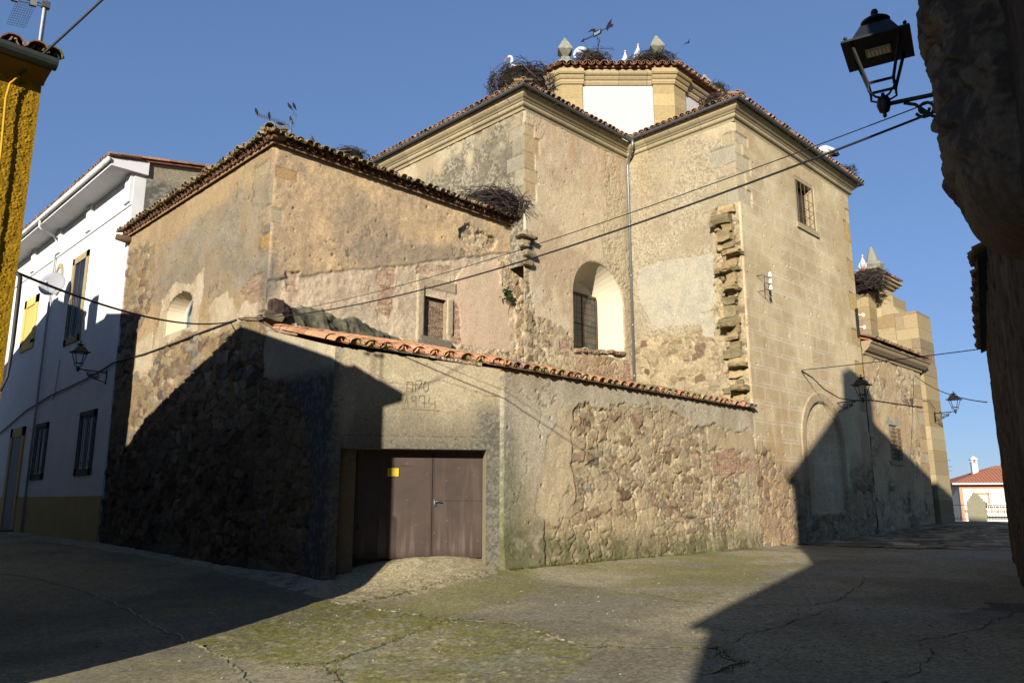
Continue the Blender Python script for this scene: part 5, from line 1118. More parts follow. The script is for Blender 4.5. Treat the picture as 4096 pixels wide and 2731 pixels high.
for k in range(40):
    p = fp(2.4+k*.19, -.83, .42); mb.lathe([(.05, 0), (.04, .08), (.07, .26), (.06, .4), (.035, .6), (.05, .78)], 6, p, WC)
mb.build('balcony', M_paint, fh)
mb = MB(); lbox(mb, fp, 4.0, 6.4, -.06, 0, -2.8, -.9, BR); lbox(mb, fp, 4.2, 6.2, -.08, 0, -2.8, -1.1, L3((220,196,140))); mb.build('garage_door', M_paint, fh)
f2, f2p = far_house('shed', 'beige rendered shed with flat roof left of the white villa', (110, 34.2, 0), math.radians(-68), 12, 8, 4, None, None)
mb = MB(); lbox(mb, f2p, 0, 6.5, 0, 8, -3, 3.3, L3((196,184,152))); mb.build('wall', M_wall, f2); mb = MB(); lbox(mb, f2p, -.2, 6.6, -.2, 8, 3.3, 3.5, L3((150,110,90))); mb.build('roof', M_tile, f2); mb = MB(); lbox(mb, f2p, 3.4, 4.6, 1, 3, 3.4, 4.6, L3((200,190,172))); mb.build('chimney', M_wall, f2)
f3, f3p = far_house('low_house', 'low house with brown tile roof beside the ramp below the villa', (86, 25.5, 0), math.radians(-60), 9, 5, 2, None, None)
mb = MB(); lbox(mb, f3p, -8, -.5, 0, 5, -3, -.9, L3((150,142,126))); mb.build('wall', M_wall, f3); mb = MB(); lbox(mb, f3p, -8.3, -.3, -.4, 5.3, -.9, -.7, L3((120,84,64))); mb.build('roof', M_tile, f3)
st = thing('stone_stele', 'grey stone stele with stepped top standing at the head of the ramp', 'monument', (48.4, 12.75, .45), math.radians(-72))
mb = MB()
for a, z0, z1 in ((.44, -.1, 1.2), (.34, 1.2, 1.34), (.25, 1.34, 1.47), (.16, 1.47, 1.6)): mb.box((-a, -.12, z0), (a, .12, z1), L3((158,148,116)))
mb.build('slab', M_wall, st, local=True)
ral = thing('railing', 'thin iron railing along the edge of the terrace beyond the ramp', 'railing', (51, 16, .5)); mb = MB()
ra, rb = np.array((52.0, 17.5)), np.array((53.0, 8.0)); rn = 64
for z in (.62, 1.42): mb.tube([(*ra, z), (*rb, z)], .02, 6)
for k in range(rn+1): p = ra+(rb-ra)*k/rn; mb.tube([(*p, .35), (*p, 1.42)], .011, 5)
mb.build('bars', M_iron, ral)
# ================================================================== STREET LAMPS
def street_lamp(label, loc, rz, arm=.95, k=1.):
    """wall plate at the origin, arm along +X; lantern stands at the arm's end"""
    t = thing('street_lamp', label, 'lamp', loc, rz, 'wall lanterns round the square')
    B = lambda m, n, p=t, s=False: m.build(n, M_iron, p, s, local=True)
    m = MB(); m.tube([(0, 0, 0), (arm+.02, 0, .03)], .022, 8); m.box((-.01, -.035, -.42), (.02, .035, .1))
    sp = lambda cx, cz, r, a0, a1, n=18: [(cx+r*(1-.62*i/n)*math.cos(math.radians(a0+(a1-a0)*i/n)), 0, cz+r*(1-.62*i/n)*math.sin(math.radians(a0+(a1-a0)*i/n))) for i in range(n+1)]
    q = .2
    m.tube(sp(.14+q, -.14, .115, 200, 720), .016, 6); m.tube(sp(.38+q, -.105, .085, 340, -180), .015, 6); m.tube([(.02, 0, -.36), (.12+q*.6, 0, -.3), (.25+q, 0, -.24), (.33+q, 0, -.19), (.46+q, 0, -.04), (.55+q, 0, .0)], .016, 6)
    m.tube([(.22+q, 0, -.05), (.28+q, 0, -.1), (.31+q, 0, -.17)], .014, 6); B(m, 'bracket', s=True)
    x = arm; m = MB(); m.lathe([(.012, -.13), (.02, -.11), (.014, -.09), (.045, -.07), (.065, 0), (.05, .07), (.02, .09), (.015, .12)], 12, (x, 0, .03)); B(m, 'socket', s=True)
    zb, zt, a, b = .23, .62, .105*k, .2*k; m = MB()
    for sx, sy in ((-1, -1), (1, -1), (1, 1), (-1, 1)):
        m.tube([(x+sx*a, sy*a, zb), (x+sx*b, sy*b, zt)], .016, 6); m.tube([(x+sx*a, sy*a, zb+.01), (x+sx*a, sy*a, zb-.035)], [.02, .012], 6); m.lathe([(.006, -.02), (.014, 0), (.006, .018)], 8, (x+sx*a, sy*a, zb-.05))
        m.tube([(x+sx*a, sy*a, zb), (x+sx*a*1.02, sy*a*1.02, .15), (x+sx*.06, sy*.06, .1), (x+sx*.02, sy*.02, .1)], .011, 6)
    P = [(x+sx*a, sy*a, zb) for sx, sy in ((-1, -1), (1, -1), (1, 1), (-1, 1), (-1, -1))]
    for p, q in zip(P[:-1], P[1:]): m.tube([p, q], .014, 6)
    B(m, 'lantern_frame'); m = MB(); e = .285*k
    m.frustum((x, 0, zt-.012), e, e, (x, 0, zt+.012), e*.98, e*.98); m.frustum((x, 0, zt+.012), b*1.08, b*1.08, (x, 0, zt+.21), b*.62, b*.62); m.lathe([(.09, 0), (.075, .02), (.06, .05), (.062, .06)], 14, (x, 0, zt+.21)); m.lathe([(.05, 0), (.13, .012), (.135, .025), (.1, .05), (.03, .065)], 20, (x, 0, zt+.265))
    m.lathe([(.012, 0), (.012, .03), (.03, .045), (.036, .07), (.026, .098), (.004, .106)], 12, (x, 0, zt+.32))
    for sx, sy in ((-1, -1), (1, -1), (1, 1), (-1, 1)): m.lathe([(.006, 0), (.006, .02), (.017, .03), (.018, .045), (.004, .06)], 8, (x+sx*e*.86, sy*e*.86, zt+.01))
    B(m, 'lantern_roof'); m = MB(); m.box((x-.11, -.065, zt-.035), (x+.11, .065, zt-.014)); g = m.build('lamp_panel', plain('led_panel', (170,164,150), .35), t, local=True)
    m = MB()
    for i in range(6):
        for j in range(3): m.box((x-.095+i*.033, -.05+j*.035, zt-.04), (x-.075+i*.033, -.025+j*.035, zt-.0352))
    m.build('lamp_cells', plain('led_cells', (226,220,200), .3), g, local=True)
    return t
LP = ('black wall lantern close overhead on the dark stone corbel', 'black wall lantern on the white house beside the bundled cable', 'black wall lantern on the church flank above the blind arch', 'black wall lantern far off on the last church buttress, against the sky')
d45 = math.radians(14.2+90)
street_lamp(LP[0], rp(7.69, .47, 5.28), d45, .92, 1.05)
street_lamp(LP[1], (UW-.01, 29.95, 6.15), math.pi, .95, 1.0)
street_lamp(LP[2], (31.4, V0-.02, 5.5), -math.pi/2, 1.05, 1.12)
street_lamp(LP[3], (43.2, 12.77, 6.0), -math.pi/2, .95, 1.12)
# ================================================================== CABLES
def cable(label, A, B, sag=.0, r=.016, name='cable', bends=None, n=40, wob=0.):
    A, B = np.array(A, float), np.array(B, float); P = []
    if bends is not None: P = [A]+[np.array(b, float) for b in bends]+[B]
    else:
        for i in range(n+1): t = i/n; p = A+(B-A)*t; p[2] -= sag*4*t*(1-t)-wob*math.sin(t*37); P.append(p)
    m = MB(); m.tube(P, r, 7); o = m.build(name, M_cable, None, True); return tag(o, label, 'cable')
SA = (UL-.1, 19.75, 6.45); CO = rp(7.7, .2, 5.18)
cable('thick black cable crossing the square in front of the church to the near corbel', SA, CO, .5, .0125)
cable('thin wire strung just above the thick cable across the church front', SA, tuple(np.array(CO)+np.array((0, 0, .1))), .36, .006)
cable('thick black cable from the yellow house wall down to the annex wall', (1.7, VY-.06, 4.22), (UL-.12, 20.2, 6.42), .3, .018)
bun = [(UW-.06, v, z) for v, z in ((44, 4.9), (40, 5.6), (38.4, 5.75), (36.4, 5.95), (34, 6.05), (32, 6.15), (30, 6.32), (29.2, 6.42))]+[(UL-.08, v, z) for v, z in ((28, 6.42), (26.5, 6.36), (24, 6.38), (22, 6.42))]
cable('bundled black cables clipped along the white house and the annex wall', (UW-.06, 47, 4.6), (UL-.08, 19.9, 6.44), 0, .03, 'cable', bun)
cable('black cable sweeping up across the sky from the yellow house corner', (1.79, VY-.08, 6.46), (2.75, 8.2, 7.95), .03, .014)
cable('horizontal wire from the church flank to the eaves of the stone house', (28.3, V0-.1, 6.47), tuple(np.array(rp(24, .3, 5.6))), .02, .014)
cable('sagging wire from the church corner to the far stone house wall', (40.8, V0-.1, 7.7), rp(25.2, .3, 4.3), .25, .016)
cable('cable looping down the church flank behind the wall lantern', (28.3, V0-.08, 6.45), (41.6, V0-.08, 6.2), 0, .022, 'cable', [(29.2, V0-.06, 6.3), (30.2, V0-.06, 5.95), (31.6, V0-.05, 5.72), (33, V0-.05, 5.75), (35, V0-.05, 5.95), (38, V0-.05, 6.05), (40, V0-.05, 6.12)])
cable('thin wire dropping from the cable bracket to the blind arch', (28.35, V0-.06, 6.4), (31.35, V0-.03, 5.4), 0, .010, 'cable', [(29.4, V0-.04, 5.75), (30.3, V0-.04, 5.35), (30.9, V0-.04, 5.2)])
cable('short cable fixed round the far buttress above its lantern', (42.47, 13.9, 6.6), (43.2, 12.74, 6.2), 0, .016, 'cable', [(42.46, 13.1, 6.62), (42.48, 12.74, 6.55)])
br = thing('insulator_bracket', 'old iron bracket with three white insulators high on the church flank', 'insulator', (25.3, V0, 9.25)); m = MB()
m.tube([(0, 0, .3), (.02, -.32, .28), (.02, -.32, -.3), (0, 0, -.28)], .016, 6)
for k in range(3): z = .24-k*.24; m.tube([(.02, -.32, z), (.1, -.42, z-.06), (.2, -.44, z-.06), (.22, -.44, z+.02)], .012, 6)
m.build('bracket', M_iron, br, local=True)
for k in range(3):
    m = MB(); z = .24-k*.24; m.lathe([(.02, -.02), (.06, .0), (.062, .05), (.035, .07), (.05, .09), (.05, .13), (.02, .16)], 10, (.22, -.44, z)); m.build('insulator', plain('white_porcelain', (236,234,228), .25), br, True, local=True)
br = thing('iron_rail', 'short black iron rail with two white insulators at the church corner', 'insulator', (34.25, V0, 9.3)); m = MB(); m.box((-.05, -.12, -.62), (.05, -.03, .62)); m.build('bar', M_iron, br, local=True)
for z in (-.2, .35): m = MB(); m.tube([(.05, -.12, z), (.4, -.18, z)], .02, 6); m.lathe([(.05, -.05), (.07, 0), (.06, .08), (.03, .1)], 8, (.42, -.18, z)); m.build('insulator', bpy.data.materials['white_porcelain'], br, local=True)
# yellow notice on the garage door
def text_verts(s, size, depth, align='CENTER'):
    cu = bpy.data.curves.new('t', 'FONT'); cu.body = s; cu.size = size; cu.extrude = depth; cu.align_x = align; cu.resolution_u = 2
    o = bpy.data.objects.new('t', cu); COL.objects.link(o); bpy.context.view_layer.update(); me = bpy.data.meshes.new_from_object(o)
    V = [tuple(v.co) for v in me.vertices]; F = [tuple(p.vertices) for p in me.polygons]; bpy.data.objects.remove(o); bpy.data.curves.remove(cu); bpy.data.meshes.remove(me); return V, F
ns = thing('notice', 'small yellow notice with five lines of lettering on the brown garage door', 'sign', gpt(1.4, .52, 2.26)); m = MB()
gbox(m, 1.27, 1.52, .505, .515, 2.17, 2.35, L3((236,200,24))); sg = m.build('plate', M_gen, ns); m = MB()
for i, s in enumerate(('PROHIBIDO', 'LA ENTRADA Y', 'bajo multa', 'Responsable', 'CONCEJO')):
    V, F = text_verts(s, .032, .002); m.add([gpt(1.395+x, .503-z, 2.315-i*.032-(.008 if i == 4 else 0)+y) for x, y, z in V], F, L3((120,92,16)))
m.build('lettering', M_gen, ns)

# ================================================================== NESTS
def nest(label, c, r, h, n, seed, lean=(0, 0), under=0.):
    rnd = random.Random(seed); m = MB(); c = np.array(c, float)
    prof = [(.25, -h*.55-under), (.62, -h*.5-under*.6), (.86, -h*.2), (.9, .1*h), (.78, .34*h), (.5, .3*h), (.1, .22*h)]
    V = []; F = []; k = 18
    for a, z in prof:
        for i in range(k): q = 2*math.pi*i/k; V.append((c[0]+r*.84*a*math.cos(q)+lean[0]*z, c[1]+r*.84*a*math.sin(q)+lean[1]*z, c[2]+z*.92))
    for j in range(len(prof)-1):
        for i in range(k): F.append((j*k+i, j*k+(i+1) % k, (j+1)*k+(i+1) % k, (j+1)*k+i))
    m.add(V, F, L3((44,36,30)))
    for i in range(n):
        q = rnd.uniform(0, 2*math.pi); t = rnd.random(); z = (-.55+.95*t)*h-under*max(0, .5-t); rad = r*(.62+.42*math.sin(min(1, t*1.15+.12)*math.pi*.62))*rnd.uniform(.82, 1.05)
        if t > .85: rad *= rnd.uniform(.45, 1)
        p = c+np.array((rad*math.cos(q)+lean[0]*z, rad*math.sin(q)+lean[1]*z, z)); L = rnd.uniform(.25, .75)*min(1., r*.9)*(1.5 if rnd.random() < .07 else 1)
        tq = q+math.pi/2+rnd.gauss(0, .55); d = np.array((math.cos(tq), math.sin(tq), rnd.gauss(0, .38))); d += .12*np.array((math.cos(q), math.sin(q), 0))*rnd.gauss(0, 2); d /= np.linalg.norm(d)
        bend = np.array((rnd.gauss(0, .06), rnd.gauss(0, .06), rnd.gauss(0, .05)))*L; w = rnd.uniform(.006, .015)
        col = np.array(lin(*rnd.choice([(104,88,74),(86,72,62),(122,106,90),(70,60,54),(140,124,104),(96,86,80)])))
        m.tube([p-d*L/2, p+bend, p+d*L/2], [w, w, w*.5], 3, col, False)
    o = m.build('stork_nest', M_twig); o['label'] = label; o['category'] = 'nest'; o['group'] = 'stork nests on the church roofs'; return o
nest('huge stick nest on the chancel roof corner, a stork sitting in it', (18.85, 18.35, 16.62), 1.18, 1.25, 900, 1, under=.25)
nest('stick nest beside the left pyramid pinnacle of the lantern tower, under the weathervane', (25.1, 19.95, 20.95), .82, .7, 420, 2)
nest('stick nest round the right front pinnacle of the lantern tower, two storks behind', (26.8, 18.0, 20.72), 1.1, .55, 520, 3)
nest('stick nest draped over the far right pinnacle of the lantern tower', (31.3, 17.5, 20.85), .72, 1.15, 380, 4, under=.2)
nest('flat stick nest on the transept roof behind the gutter, below the tower', (24.25, 13.45, 16.15), .62, .45, 240, 5)
nest('stick nest at the right end of the transept eaves', (34.3, 13.0, 16.25), .66, .75, 280, 6)
nest('stick nest showing above the annex roof against the sky', (18.6, 29.3, 17.3), .85, .75, 320, 7)
nest('wide stick nest filling the angle between annex roof and church wall', (17.75, 18.75, 11.75), 1.3, .85, 800, 8, under=.1)
nest('thick stick nest on the buttress beyond the transept corner', (40.9, 14.6, 12.95), .95, 1.1, 560, 9)
mb = MB(); mb.box((17.6, 28.6, 15.5), (19.4, 30.0, 16.9), L3((196,180,150))); tile_rows(mb, (17.5, 28.6, 16.9), (0, 1, 0), (.9, 0, .4), 1.3, 2, .25, .4, TILE_RED, seed=77); mb.build('bell_stub', M_fine, church)
# ================================================================== BIRDS
def loft(m, pts, rs, n=10, c=(.8, .8, .8), sq=None): m.tube(pts, rs, n, c)
M_beak = plain('red_beak', (190,72,44), .5)
def stork(label, loc, rz, pose='sit', k=1.):
    """facing +X; origin at the belly"""
    t = thing('stork', label, 'stork', loc, rz, 'white storks on the church'); W = L3((232,230,222)); BK = L3((34,34,36)); m = MB(); S_ = lambda P: [tuple(np.array(p)*k) for p in P]
    if pose == 'preen':
        sp = [(-.36, 0, .12), (-.26, 0, .15), (-.1, 0, .2), (.08, 0, .24), (.2, 0, .24), (.29, 0, .2), (.34, 0, .1), (.33, 0, .0), (.29, 0, -.06), (.25, 0, -.09)]; rr = [.03, .1, .17, .18, .14, .085, .06, .055, .06, .025]; bk = [(.25, 0, -.08), (.08, .02, -.16)]
    elif pose == 'stand':
        sp = [(-.24, 0, -.16), (-.18, 0, -.06), (-.08, 0, .08), (.02, 0, .2), (.08, 0, .32), (.1, 0, .42), (.1, 0, .5), (.13, 0, .57), (.17, 0, .6), (.22, 0, .58)]; rr = [.03, .1, .165, .165, .11, .065, .05, .055, .06, .03]; bk = [(.21, 0, .58), (.2, .03, .5), (.16, .04, .38)]
    else:
        sp = [(-.42, 0, .0), (-.3, 0, .05), (-.12, 0, .09), (.08, 0, .12), (.2, 0, .16), (.24, 0, .28), (.22, 0, .4), (.21, 0, .48), (.26, 0, .56), (.33, 0, .56), (.38, 0, .52)]; rr = [.03, .1, .17, .18, .13, .075, .055, .055, .062, .058, .028]; bk = [(.37, 0, .53), (.47, 0, .42), (.56, 0, .31)]
    m.tube(S_(sp), [r*k for r in rr], 12, W); m.build('body', M_feather, t, True, local=True)
    m = MB(); m.tube(S_(bk), [.022*k]+[.014*k]*(len(bk)-2)+[.004*k], 8); m.build('beak', M_beak, t, True, local=True)
    for s in (-1, 1):
        m = MB()
        if pose == 'stand': P = [(-.02, s*.13, .2), (-.12, s*.165, .02), (-.22, s*.12, -.18), (-.27, s*.05, -.3)]
        elif pose == 'preen': P = [(.08, s*.16, .26), (-.12, s*.18, .18), (-.34, s*.12, .08), (-.5, s*.04, .02)]
        else: P = [(.1, s*.15, .13), (-.14, s*.175, .1), (-.36, s*.11, .04), (-.52, s*.04, -.01)]
        m.tube(S_(P), [.05*k, .085*k, .07*k, .015*k], 8, np.concatenate([np.tile(W, (8, 1)), np.tile(W*.95, (8, 1)), np.tile(BK, (16, 1))])); m.build('wing', M_feather, t, True, local=True)
    if pose != 'sit':
        for s in (-1, 1): m = MB(); m.tube(S_([(-.04, s*.05, -.02), (-.03, s*.05, -.22), (-.06, s*.05, -.45)]), .014*k, 6, L3((190,90,60))); m.build('leg', M_beak, t, local=True)
    for s in (-1, 1):
        e = {'preen': (.31, s*.05, -.03), 'stand': (.17, s*.052, .61), 'sit': (.31, s*.052, .57)}[pose]; m = MB(); m.lathe([(.004, -.012), (.012, 0), (.004, .012)], 6, tuple(np.array(e)*k), (.01, .01, .01)); m.build('eye', M_gen, t, local=True)
    return t
A45 = math.radians(45)
stork('white stork with red beak sitting in the huge nest on the chancel corner', (18.65, 18.35, 17.12), math.radians(150), 'sit', 1.0)
stork('white stork bending down beside the left pinnacle of the lantern tower', (24.9, 20.45, 21.45), math.radians(110), 'preen', 1.0)
stork('lower left of the two storks resting at the right nest of the lantern tower', (26.1, 18.9, 21.0), math.radians(225), 'stand', .72)
stork('upper right of the two storks resting at the right nest of the lantern tower', (26.45, 18.45, 21.25), math.radians(230), 'stand', .76)
stork('white stork preening on the eaves between the upper window and the end nest', (31.9, 12.6, 16.28), math.radians(140), 'preen', 1.1)
stork('white stork standing in the far nest on the buttress beyond the transept', (40.8, 14.75, 13.7), math.radians(210), 'stand', .9)
def small_bird(label, loc, rz, col, k=1., pitch=35, kind='starling', group=None, wings=False):
    t = thing(kind, label, 'bird', loc, rz, group); c = math.cos(math.radians(pitch)); s = math.sin(math.radians(pitch)); m = MB(); R = lambda x, y, z: ((x*c-z*s)*k, y*k, (x*s+z*c)*k+.07*k)
    m.tube([R(-.17, 0, 0), R(-.1, 0, 0), R(-.05, 0, .0), R(.0, 0, .005), (R(.06, 0, .01)), R(.1, 0, .02), R(.125, 0, .03), R(.15, 0, .03)], [a*k for a in (.012, .018, .04, .05, .045, .032, .028, .008)], 9, L3(col)); m.build('body', M_feather, t, True, local=True)
    m = MB(); m.tube([R(.14, 0, .03), R(.185, 0, .025)], [.007*k, .002*k], 6, L3((60,56,50))); m.build('beak', M_gen, t, local=True)
    for q in (-1, 1):
        m = MB()
        if wings: m.add([R(.06, q*.03, .02), R(.0, q*.2, .06), R(-.06, q*.34, .05), R(-.05, q*.18, .03), R(-.04, q*.03, .0), R(.0, q*.1, .0)], [(0, 1, 3, 4), (1, 2, 3), (0, 5, 1), (5, 4, 3), (5, 3, 2, 1), (0, 4, 5)], L3(col)); m.build('wing', M_feather, t, local=True)
        else: m.tube([R(.05, q*.04, .012), R(-.04, q*.045, .0), R(-.14, q*.015, -.005)], [.012*k, .025*k, .006*k], 7, L3(col)*.8); m.build('wing', M_feather, t, True, local=True); m = MB(); m.tube([(0, q*.018*k, .05*k), (.01*k, q*.018*k, -.02*k)], .005*k, 5, L3((90,70,56))); m.build('leg', M_gen, t, local=True)
    return t
# ================================================================== AERIALS
ta = thing('tv_antenna', 'grid backed television aerial with perched starlings on the annex roof corner', 'antenna', (9.95, 18.75, 11.35)); m = MB()
m.tube([(0, 0, 0), (0, 0, .78)], .022, 8); m.tube([(.0, 0, .5), (-.12, .12, .3)], .01, 5); m.build('mast', M_galv, ta, local=True)
ad = np.array((-.50, .62, .31)); ad /= np.linalg.norm(ad); sd = np.cross(ad, (0, 0, 1)); sd /= np.linalg.norm(sd); ud = np.cross(sd, ad); a0 = np.array((0, 0, .62)); AL = 1.15; m = MB()
m.tube([a0, a0+ad*AL], .012, 6)
for k in range(12):
    p = a0+ad*(.22+k*.08)
    for w in (-1, 1): m.tube([p+ud*.02*w, p+sd*.07*w+ud*.06], .005, 4); m.tube([p, p-sd*.06*w-ud*.05], .005, 4)
m.build('boom', M_galv, ta, local=True); m = MB()
for w in (1, -1):
    for k in range(6): m.tube([a0+(ud*w+ad*.25)*(.06+k*.075)-sd*.2, a0+(ud*w+ad*.25)*(.06+k*.075)+sd*.2], .0025, 4)
    for j in range(5): m.tube([a0+sd*(-.2+j*.1)+(ud*w+ad*.25)*.05, a0+sd*(-.2+j*.1)+(ud*w+ad*.25)*.45], .0025, 4)
m.build('reflector', M_iron, ta, local=True)
AO_ = np.array((9.95, 18.75, 11.35)); SG = 'starlings perched on the annex aerial'; at_ = lambda t, u=0, s=0: tuple(AO_+a0+ad*t+ud*u+sd*s+np.array((0, 0, .02)))
for lab, p, pt in (('dark starling at the outer tip of the aerial boom', at_(1.13), 60), ('dark starling upright in the middle of the aerial boom', at_(.72), 75), ('dark starling on the topmost edge of the aerial grid', at_(.14, .5), 60), ('dark starling on the left corner of the aerial grid', at_(.14, .38, -.2), 50), ('dark starling beside the aerial mast clamp', at_(.08, .1, .05), 60), ('dark starling hanging low near the aerial boom joint', at_(.3, -.12), 10)):
    small_bird(lab, p, math.radians(130), (38,38,46), .82, pt, 'starling', SG)
y2 = thing('tv_antenna', 'whitewashed mast with black boom and mesh reflector on the yellow house roof', 'antenna', (1.97, 10.03, 6.93)); y2.scale = (.55, .55, .55); m = MB(); m.tube([(0, 0, -.15), (.0, 0, 1.2)], .03, 10, L3((206,204,190))); m.tube([(.045, 0, -.15), (.045, 0, 1.0)], .012, 6, L3((120,120,116))); m.build('mast', attr_mat('flaking_white_paint', .7, 20, .25, .2), y2, True, local=True)
m = MB(); m.box((-.06, -.06, 1.02), (.1, .06, 1.17)); m.build('clamp', M_galv, y2, local=True); m = MB(); D2 = np.array((-.82, .52, .16)); m.tube([(0, 0, 1.1), tuple(np.array((0, 0, 1.1))+D2*.75)], .014, 6); m.tube([(0, 0, 1.04), tuple(np.array((0, 0, 1.02))+D2*.75)], .01, 6)
for t in (.22, .6): p = np.array((0, 0, 1.07))+D2*t; m.obox(p-D2*.05-np.array((0, .04, .08)), D2*.14, (0, .08, 0), (0, 0, .15), (.01, .01, .01))
m.build('boom', M_iron, y2, local=True); m = MB(); g0 = np.array((0, 0, 1.0))+D2*.2; g1 = np.array((-.34, .06, -.03)); g2 = np.array((-.12, -.05, -.62)); 
for i in range(9): m.tube([g0+g1*i/8, g0+g1*i/8+g2*(1-.25*i/8*0)], .0035, 4)
for j in range(11): m.tube([g0+g2*j/10, g0+g2*j/10+g1], .0035, 4)
m.build('reflector', M_iron, y2, local=True)
sdh = thing('satellite_dish', 'pale grey satellite dish in front of the upper window of the white house', 'dish', (UW-.1, 35.9, 10.3)); m = MB(); n = 28; dn = np.array((-.62, -.72, .32)); dn /= np.linalg.norm(dn); dx = np.cross(dn, (0, 0, 1)); dx /= np.linalg.norm(dx); dy = np.cross(dx, dn); dc = np.array((-.55, -.25, .1)); V = []; F = []
for sgn in (0, 1):
    for j in range(6):
        for i in range(n): q = 2*math.pi*i/n; r = .52*j/5+.001; V.append(dc+dx*r*math.cos(q)+dy*r*1.08*math.sin(q)+dn*(.16*(j/5)**2-.02*sgn))
for sgn in (0, 1):
    for j in range(5):
        for i in range(n): b = sgn*6*n; F.append((b+j*n+i, b+j*n+(i+1) % n, b+(j+1)*n+(i+1) % n, b+(j+1)*n+i))
F += [(5*n+i, 5*n+(i+1) % n, 11*n+(i+1) % n, 11*n+i) for i in range(n)]; m.add(V, F, L3((158,160,164))); m.build('reflector', M_paint, sdh, True, local=True)
m = MB(); p = dc-dy*.5+dn*.14; q = dc+dn*.55-dy*.2; m.tube([p, q], .015, 6, L3((190,190,190))); m.tube([q-dn*.1, q+dn*.06], .04, 8, L3((210,210,210))); m.build('feed_arm', M_paint, sdh, local=True); m = MB(); m.tube([(0.1, 0, 0), (-.3, 0, -.02), dc-dn*.02], .03, 6); m.build('mount', M_galv, sdh, local=True)
fa_ = thing('tv_antenna', 'thin aerial on a pole above the far flat roof beside the villa', 'antenna', (111.5, 32.2, 3.5)); m = MB(); m.tube([(0, 0, 0), (0, 0, 3.4)], .03, 5)
for z, w in ((3.3, .8), (2.5, 1.1), (2.0, .8)): m.tube([(-w*.3, w*.5, z+.15), (w*.2, -w*.5, z)], .03, 5)
m.build('mast', M_galv, fa_, local=True)
# ================================================================== WEATHERVANE (arrow along +Y, plate with a date)
wv = thing('weathervane', 'black iron weathervane with dated arrow and letter arms above the tower nest', 'weathervane', (26.2, 20.5, 21.75)); B = lambda m, n: m.build(n, M_iron, wv, local=True); m = MB(); m.tube([(0, 0, -.3), (0, 0, 1.62)], .018, 8); m.tube([(.03, .02, -.3), (.03, .02, .6)], .008, 5)
m.lathe([(.01, 0), (.035, .03), (.01, .06)], 8, (0, 0, 1.1)); B(m, 'mast'); m = MB()
for q, L in ((math.radians(-45), .62), (math.radians(45), .55), (math.radians(135), .62), (math.radians(225), .55)):
    d = np.array((math.cos(q), math.sin(q), 0)); z = np.array((0, 0, .62)); m.tube([z, z+d*L], .011, 5); m.tube([z+d*(.16+.07*math.cos(a))+np.array((0, 0, .07*math.sin(a)+.07)) for a in np.linspace(-1.5, 3.6, 12)], .009, 5)
B(m, 'arms'); m = MB()
for q, s in ((-45, 'N'), (45, 'E'), (135, 'S'), (225, 'O')):
    V, F = text_verts(s, .26, .012); a = math.radians(q); d = np.array((math.cos(a), math.sin(a), 0)); m.add([tuple(d*(.66+x)+np.array((0, 0, .54+y))+np.array((-d[1], d[0], 0))*z) for x, y, z in V], F)
B(m, 'letters'); m = MB(); z0 = 1.45; Yp = lambda y, z: (-.012, y, z0+z)
m.tube([(0, -.75, z0), (0, .85, z0)], .016, 6); m.tube([(0, .3, z0-.07), (0, .8, z0-.02)], .01, 5); m.prism([Yp(.8, .1), Yp(1.05, .0), Yp(.8, -.1), Yp(.86, 0)], (.024, 0, 0)); m.prism([Yp(-.22, -.13), Yp(.26, -.13), Yp(.26, .13), Yp(.0, .14), Yp(-.22, .12)], (.024, 0, 0))
m.prism([Yp(-.5, -.04), Yp(-.58, -.16), Yp(-.66, -.05), Yp(-.86, -.1), Yp(-.92, .02), Yp(-.8, .1), Yp(-.84, .34), Yp(-.62, .2), Yp(-.52, .06)], (.024, 0, 0)); m.prism([Yp(.1, .14), Yp(.16, .3), Yp(.34, .36), Yp(.6, .3), Yp(.36, .26), Yp(.22, .14)], (.024, 0, 0)); B(m, 'arrow'); m = MB()
V, F = text_verts('2007', .19, .004); m.add([(-.016-z, .02-x, z0-.06+y) for x, y, z in V], F, L3((214,216,220))); m.build('date', M_gen, wv, local=True)
mb = MB(); r_ = random.Random(17)                                              # moss tufts and weeds in the joints and along the wall foot
def tuft(x, y, k):
    z = float(zg(x, y)); cc = L3(r_.choice([(86,92,34),(104,104,44),(74,82,34),(120,114,56)]))
    for i in range(r_.randint(4, 8)):
        q = r_.uniform(0, 6.28); p = np.array((x+r_.gauss(0, k), y+r_.gauss(0, k), z)); t = p+np.array((math.cos(q)*k*.8, math.sin(q)*k*.8, k*r_.uniform(.5, 1.6))); w = np.array((-math.sin(q), math.cos(q), 0))*k*.3
        mb.add([p-w, p+w, t], [(0, 1, 2)], cc*r_.uniform(.7, 1.3))
for k, n in ((1, 110), (3, 170), (2, 40)):
    pts = CRACKS[k][0]
    for i in range(n):
        j = r_.randrange(len(pts)-1); a, b = pts[j], pts[j+1]; t = r_.random(); tuft(a[0]+(b[0]-a[0])*t+r_.gauss(0, .05), a[1]+(b[1]-a[1])*t+r_.gauss(0, .05), r_.uniform(.012, .03))
for i in range(420): tuft(12.7+11*r_.random()**1.6, 12.84-abs(r_.gauss(0, .07)), r_.uniform(.015, .05))
for i in range(140): tuft(r_.uniform(8.6, 12.0), 12.75-abs(r_.gauss(0, .15)), r_.uniform(.012, .03))
for i in range(420): x, y = r_.uniform(5, 8.8), r_.uniform(6.5, 12.5); tuft(x, y, r_.uniform(.006, .016))
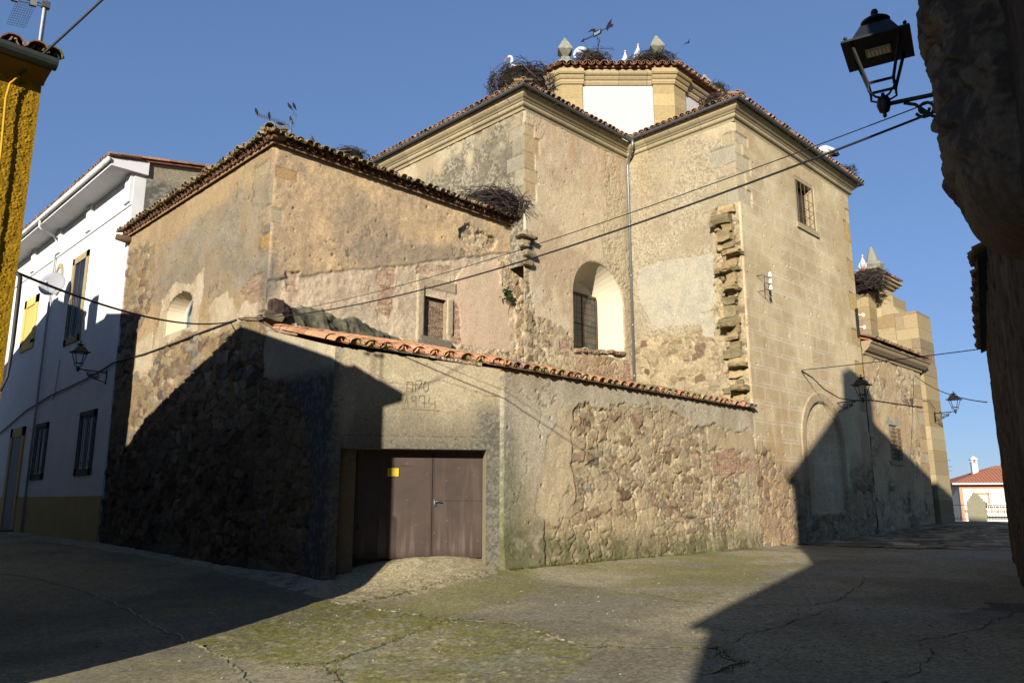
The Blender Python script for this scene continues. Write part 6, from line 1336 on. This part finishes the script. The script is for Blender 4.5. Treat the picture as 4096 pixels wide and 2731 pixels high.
tag(mb.build('moss_tufts', M_feather), kind='stuff')
mb = MB()                                                                        # loose grit and small stones on the paving
for i in range(700):
    x = r_.uniform(3.5, 18); y = r_.uniform(3, 12.6); k = r_.uniform(.006, .02)*(1.6 if r_.random() < .06 else 1); z = float(zg(x, y))+.006
    V = [(x+k*math.cos(q)*r_.uniform(.7, 1.2), y+k*math.sin(q)*r_.uniform(.7, 1.2), z) for q in (0, 1.3, 2.5, 3.8, 5.1)]; mb.add(V+[(x, y, z+k*.8)], [(0, 1, 5), (1, 2, 5), (2, 3, 5), (3, 4, 5), (4, 0, 5)], L3(r_.choice([(170,160,138),(140,130,108),(110,102,88),(190,182,164),(96,90,78)])))
tag(mb.build('loose_grit', M_fine), kind='stuff')
small_bird('black jackdaw perched at the middle of the lantern tower eaves', (25.9, 18.4, 20.3), math.radians(120), (30,30,34), 1.25, 55, 'jackdaw')
small_bird('black jackdaw on the receding right eaves of the lantern tower', (28.6, 16.75, 20.3), math.radians(20), (30,30,34), 1.25, 60, 'jackdaw')
small_bird('grey pigeon in the hole under the annex roof end, beside the church', (18.55, 18.1, 10.78), math.radians(200), (96,104,120), 1.4, 50, 'pigeon')
small_bird('grey pigeon sitting on the annex roof tiles right of the aerial', (10.4, 18.35, 11.42), math.radians(225), (110,116,132), 1.3, 25, 'pigeon')
small_bird('small bird in flight against the sky right of the lantern tower', (30.8, 18.5, 23.8), math.radians(-20), (110,98,84), .95, 8, 'flying_bird', None, True)
mb = MB(); r_ = random.Random(3)
for i in range(60):
    p = np.array((18.05+r_.gauss(0, .09), VS-.09, 8.55+r_.gauss(0, .1))); q = p+np.array((r_.gauss(0, .1), -.1-r_.random()*.1, r_.gauss(0, .1))); w = np.array((r_.gauss(0, .03), r_.gauss(0, .02), .03)); mb.add([p, q, q+w, p+w], [(0, 1, 2, 3)], L3(r_.choice([(62,84,34),(80,100,44),(52,72,30)])))
tag(mb.build('wall_plant', M_feather), 'small green fern growing from the crack beside the church corner', 'plant')
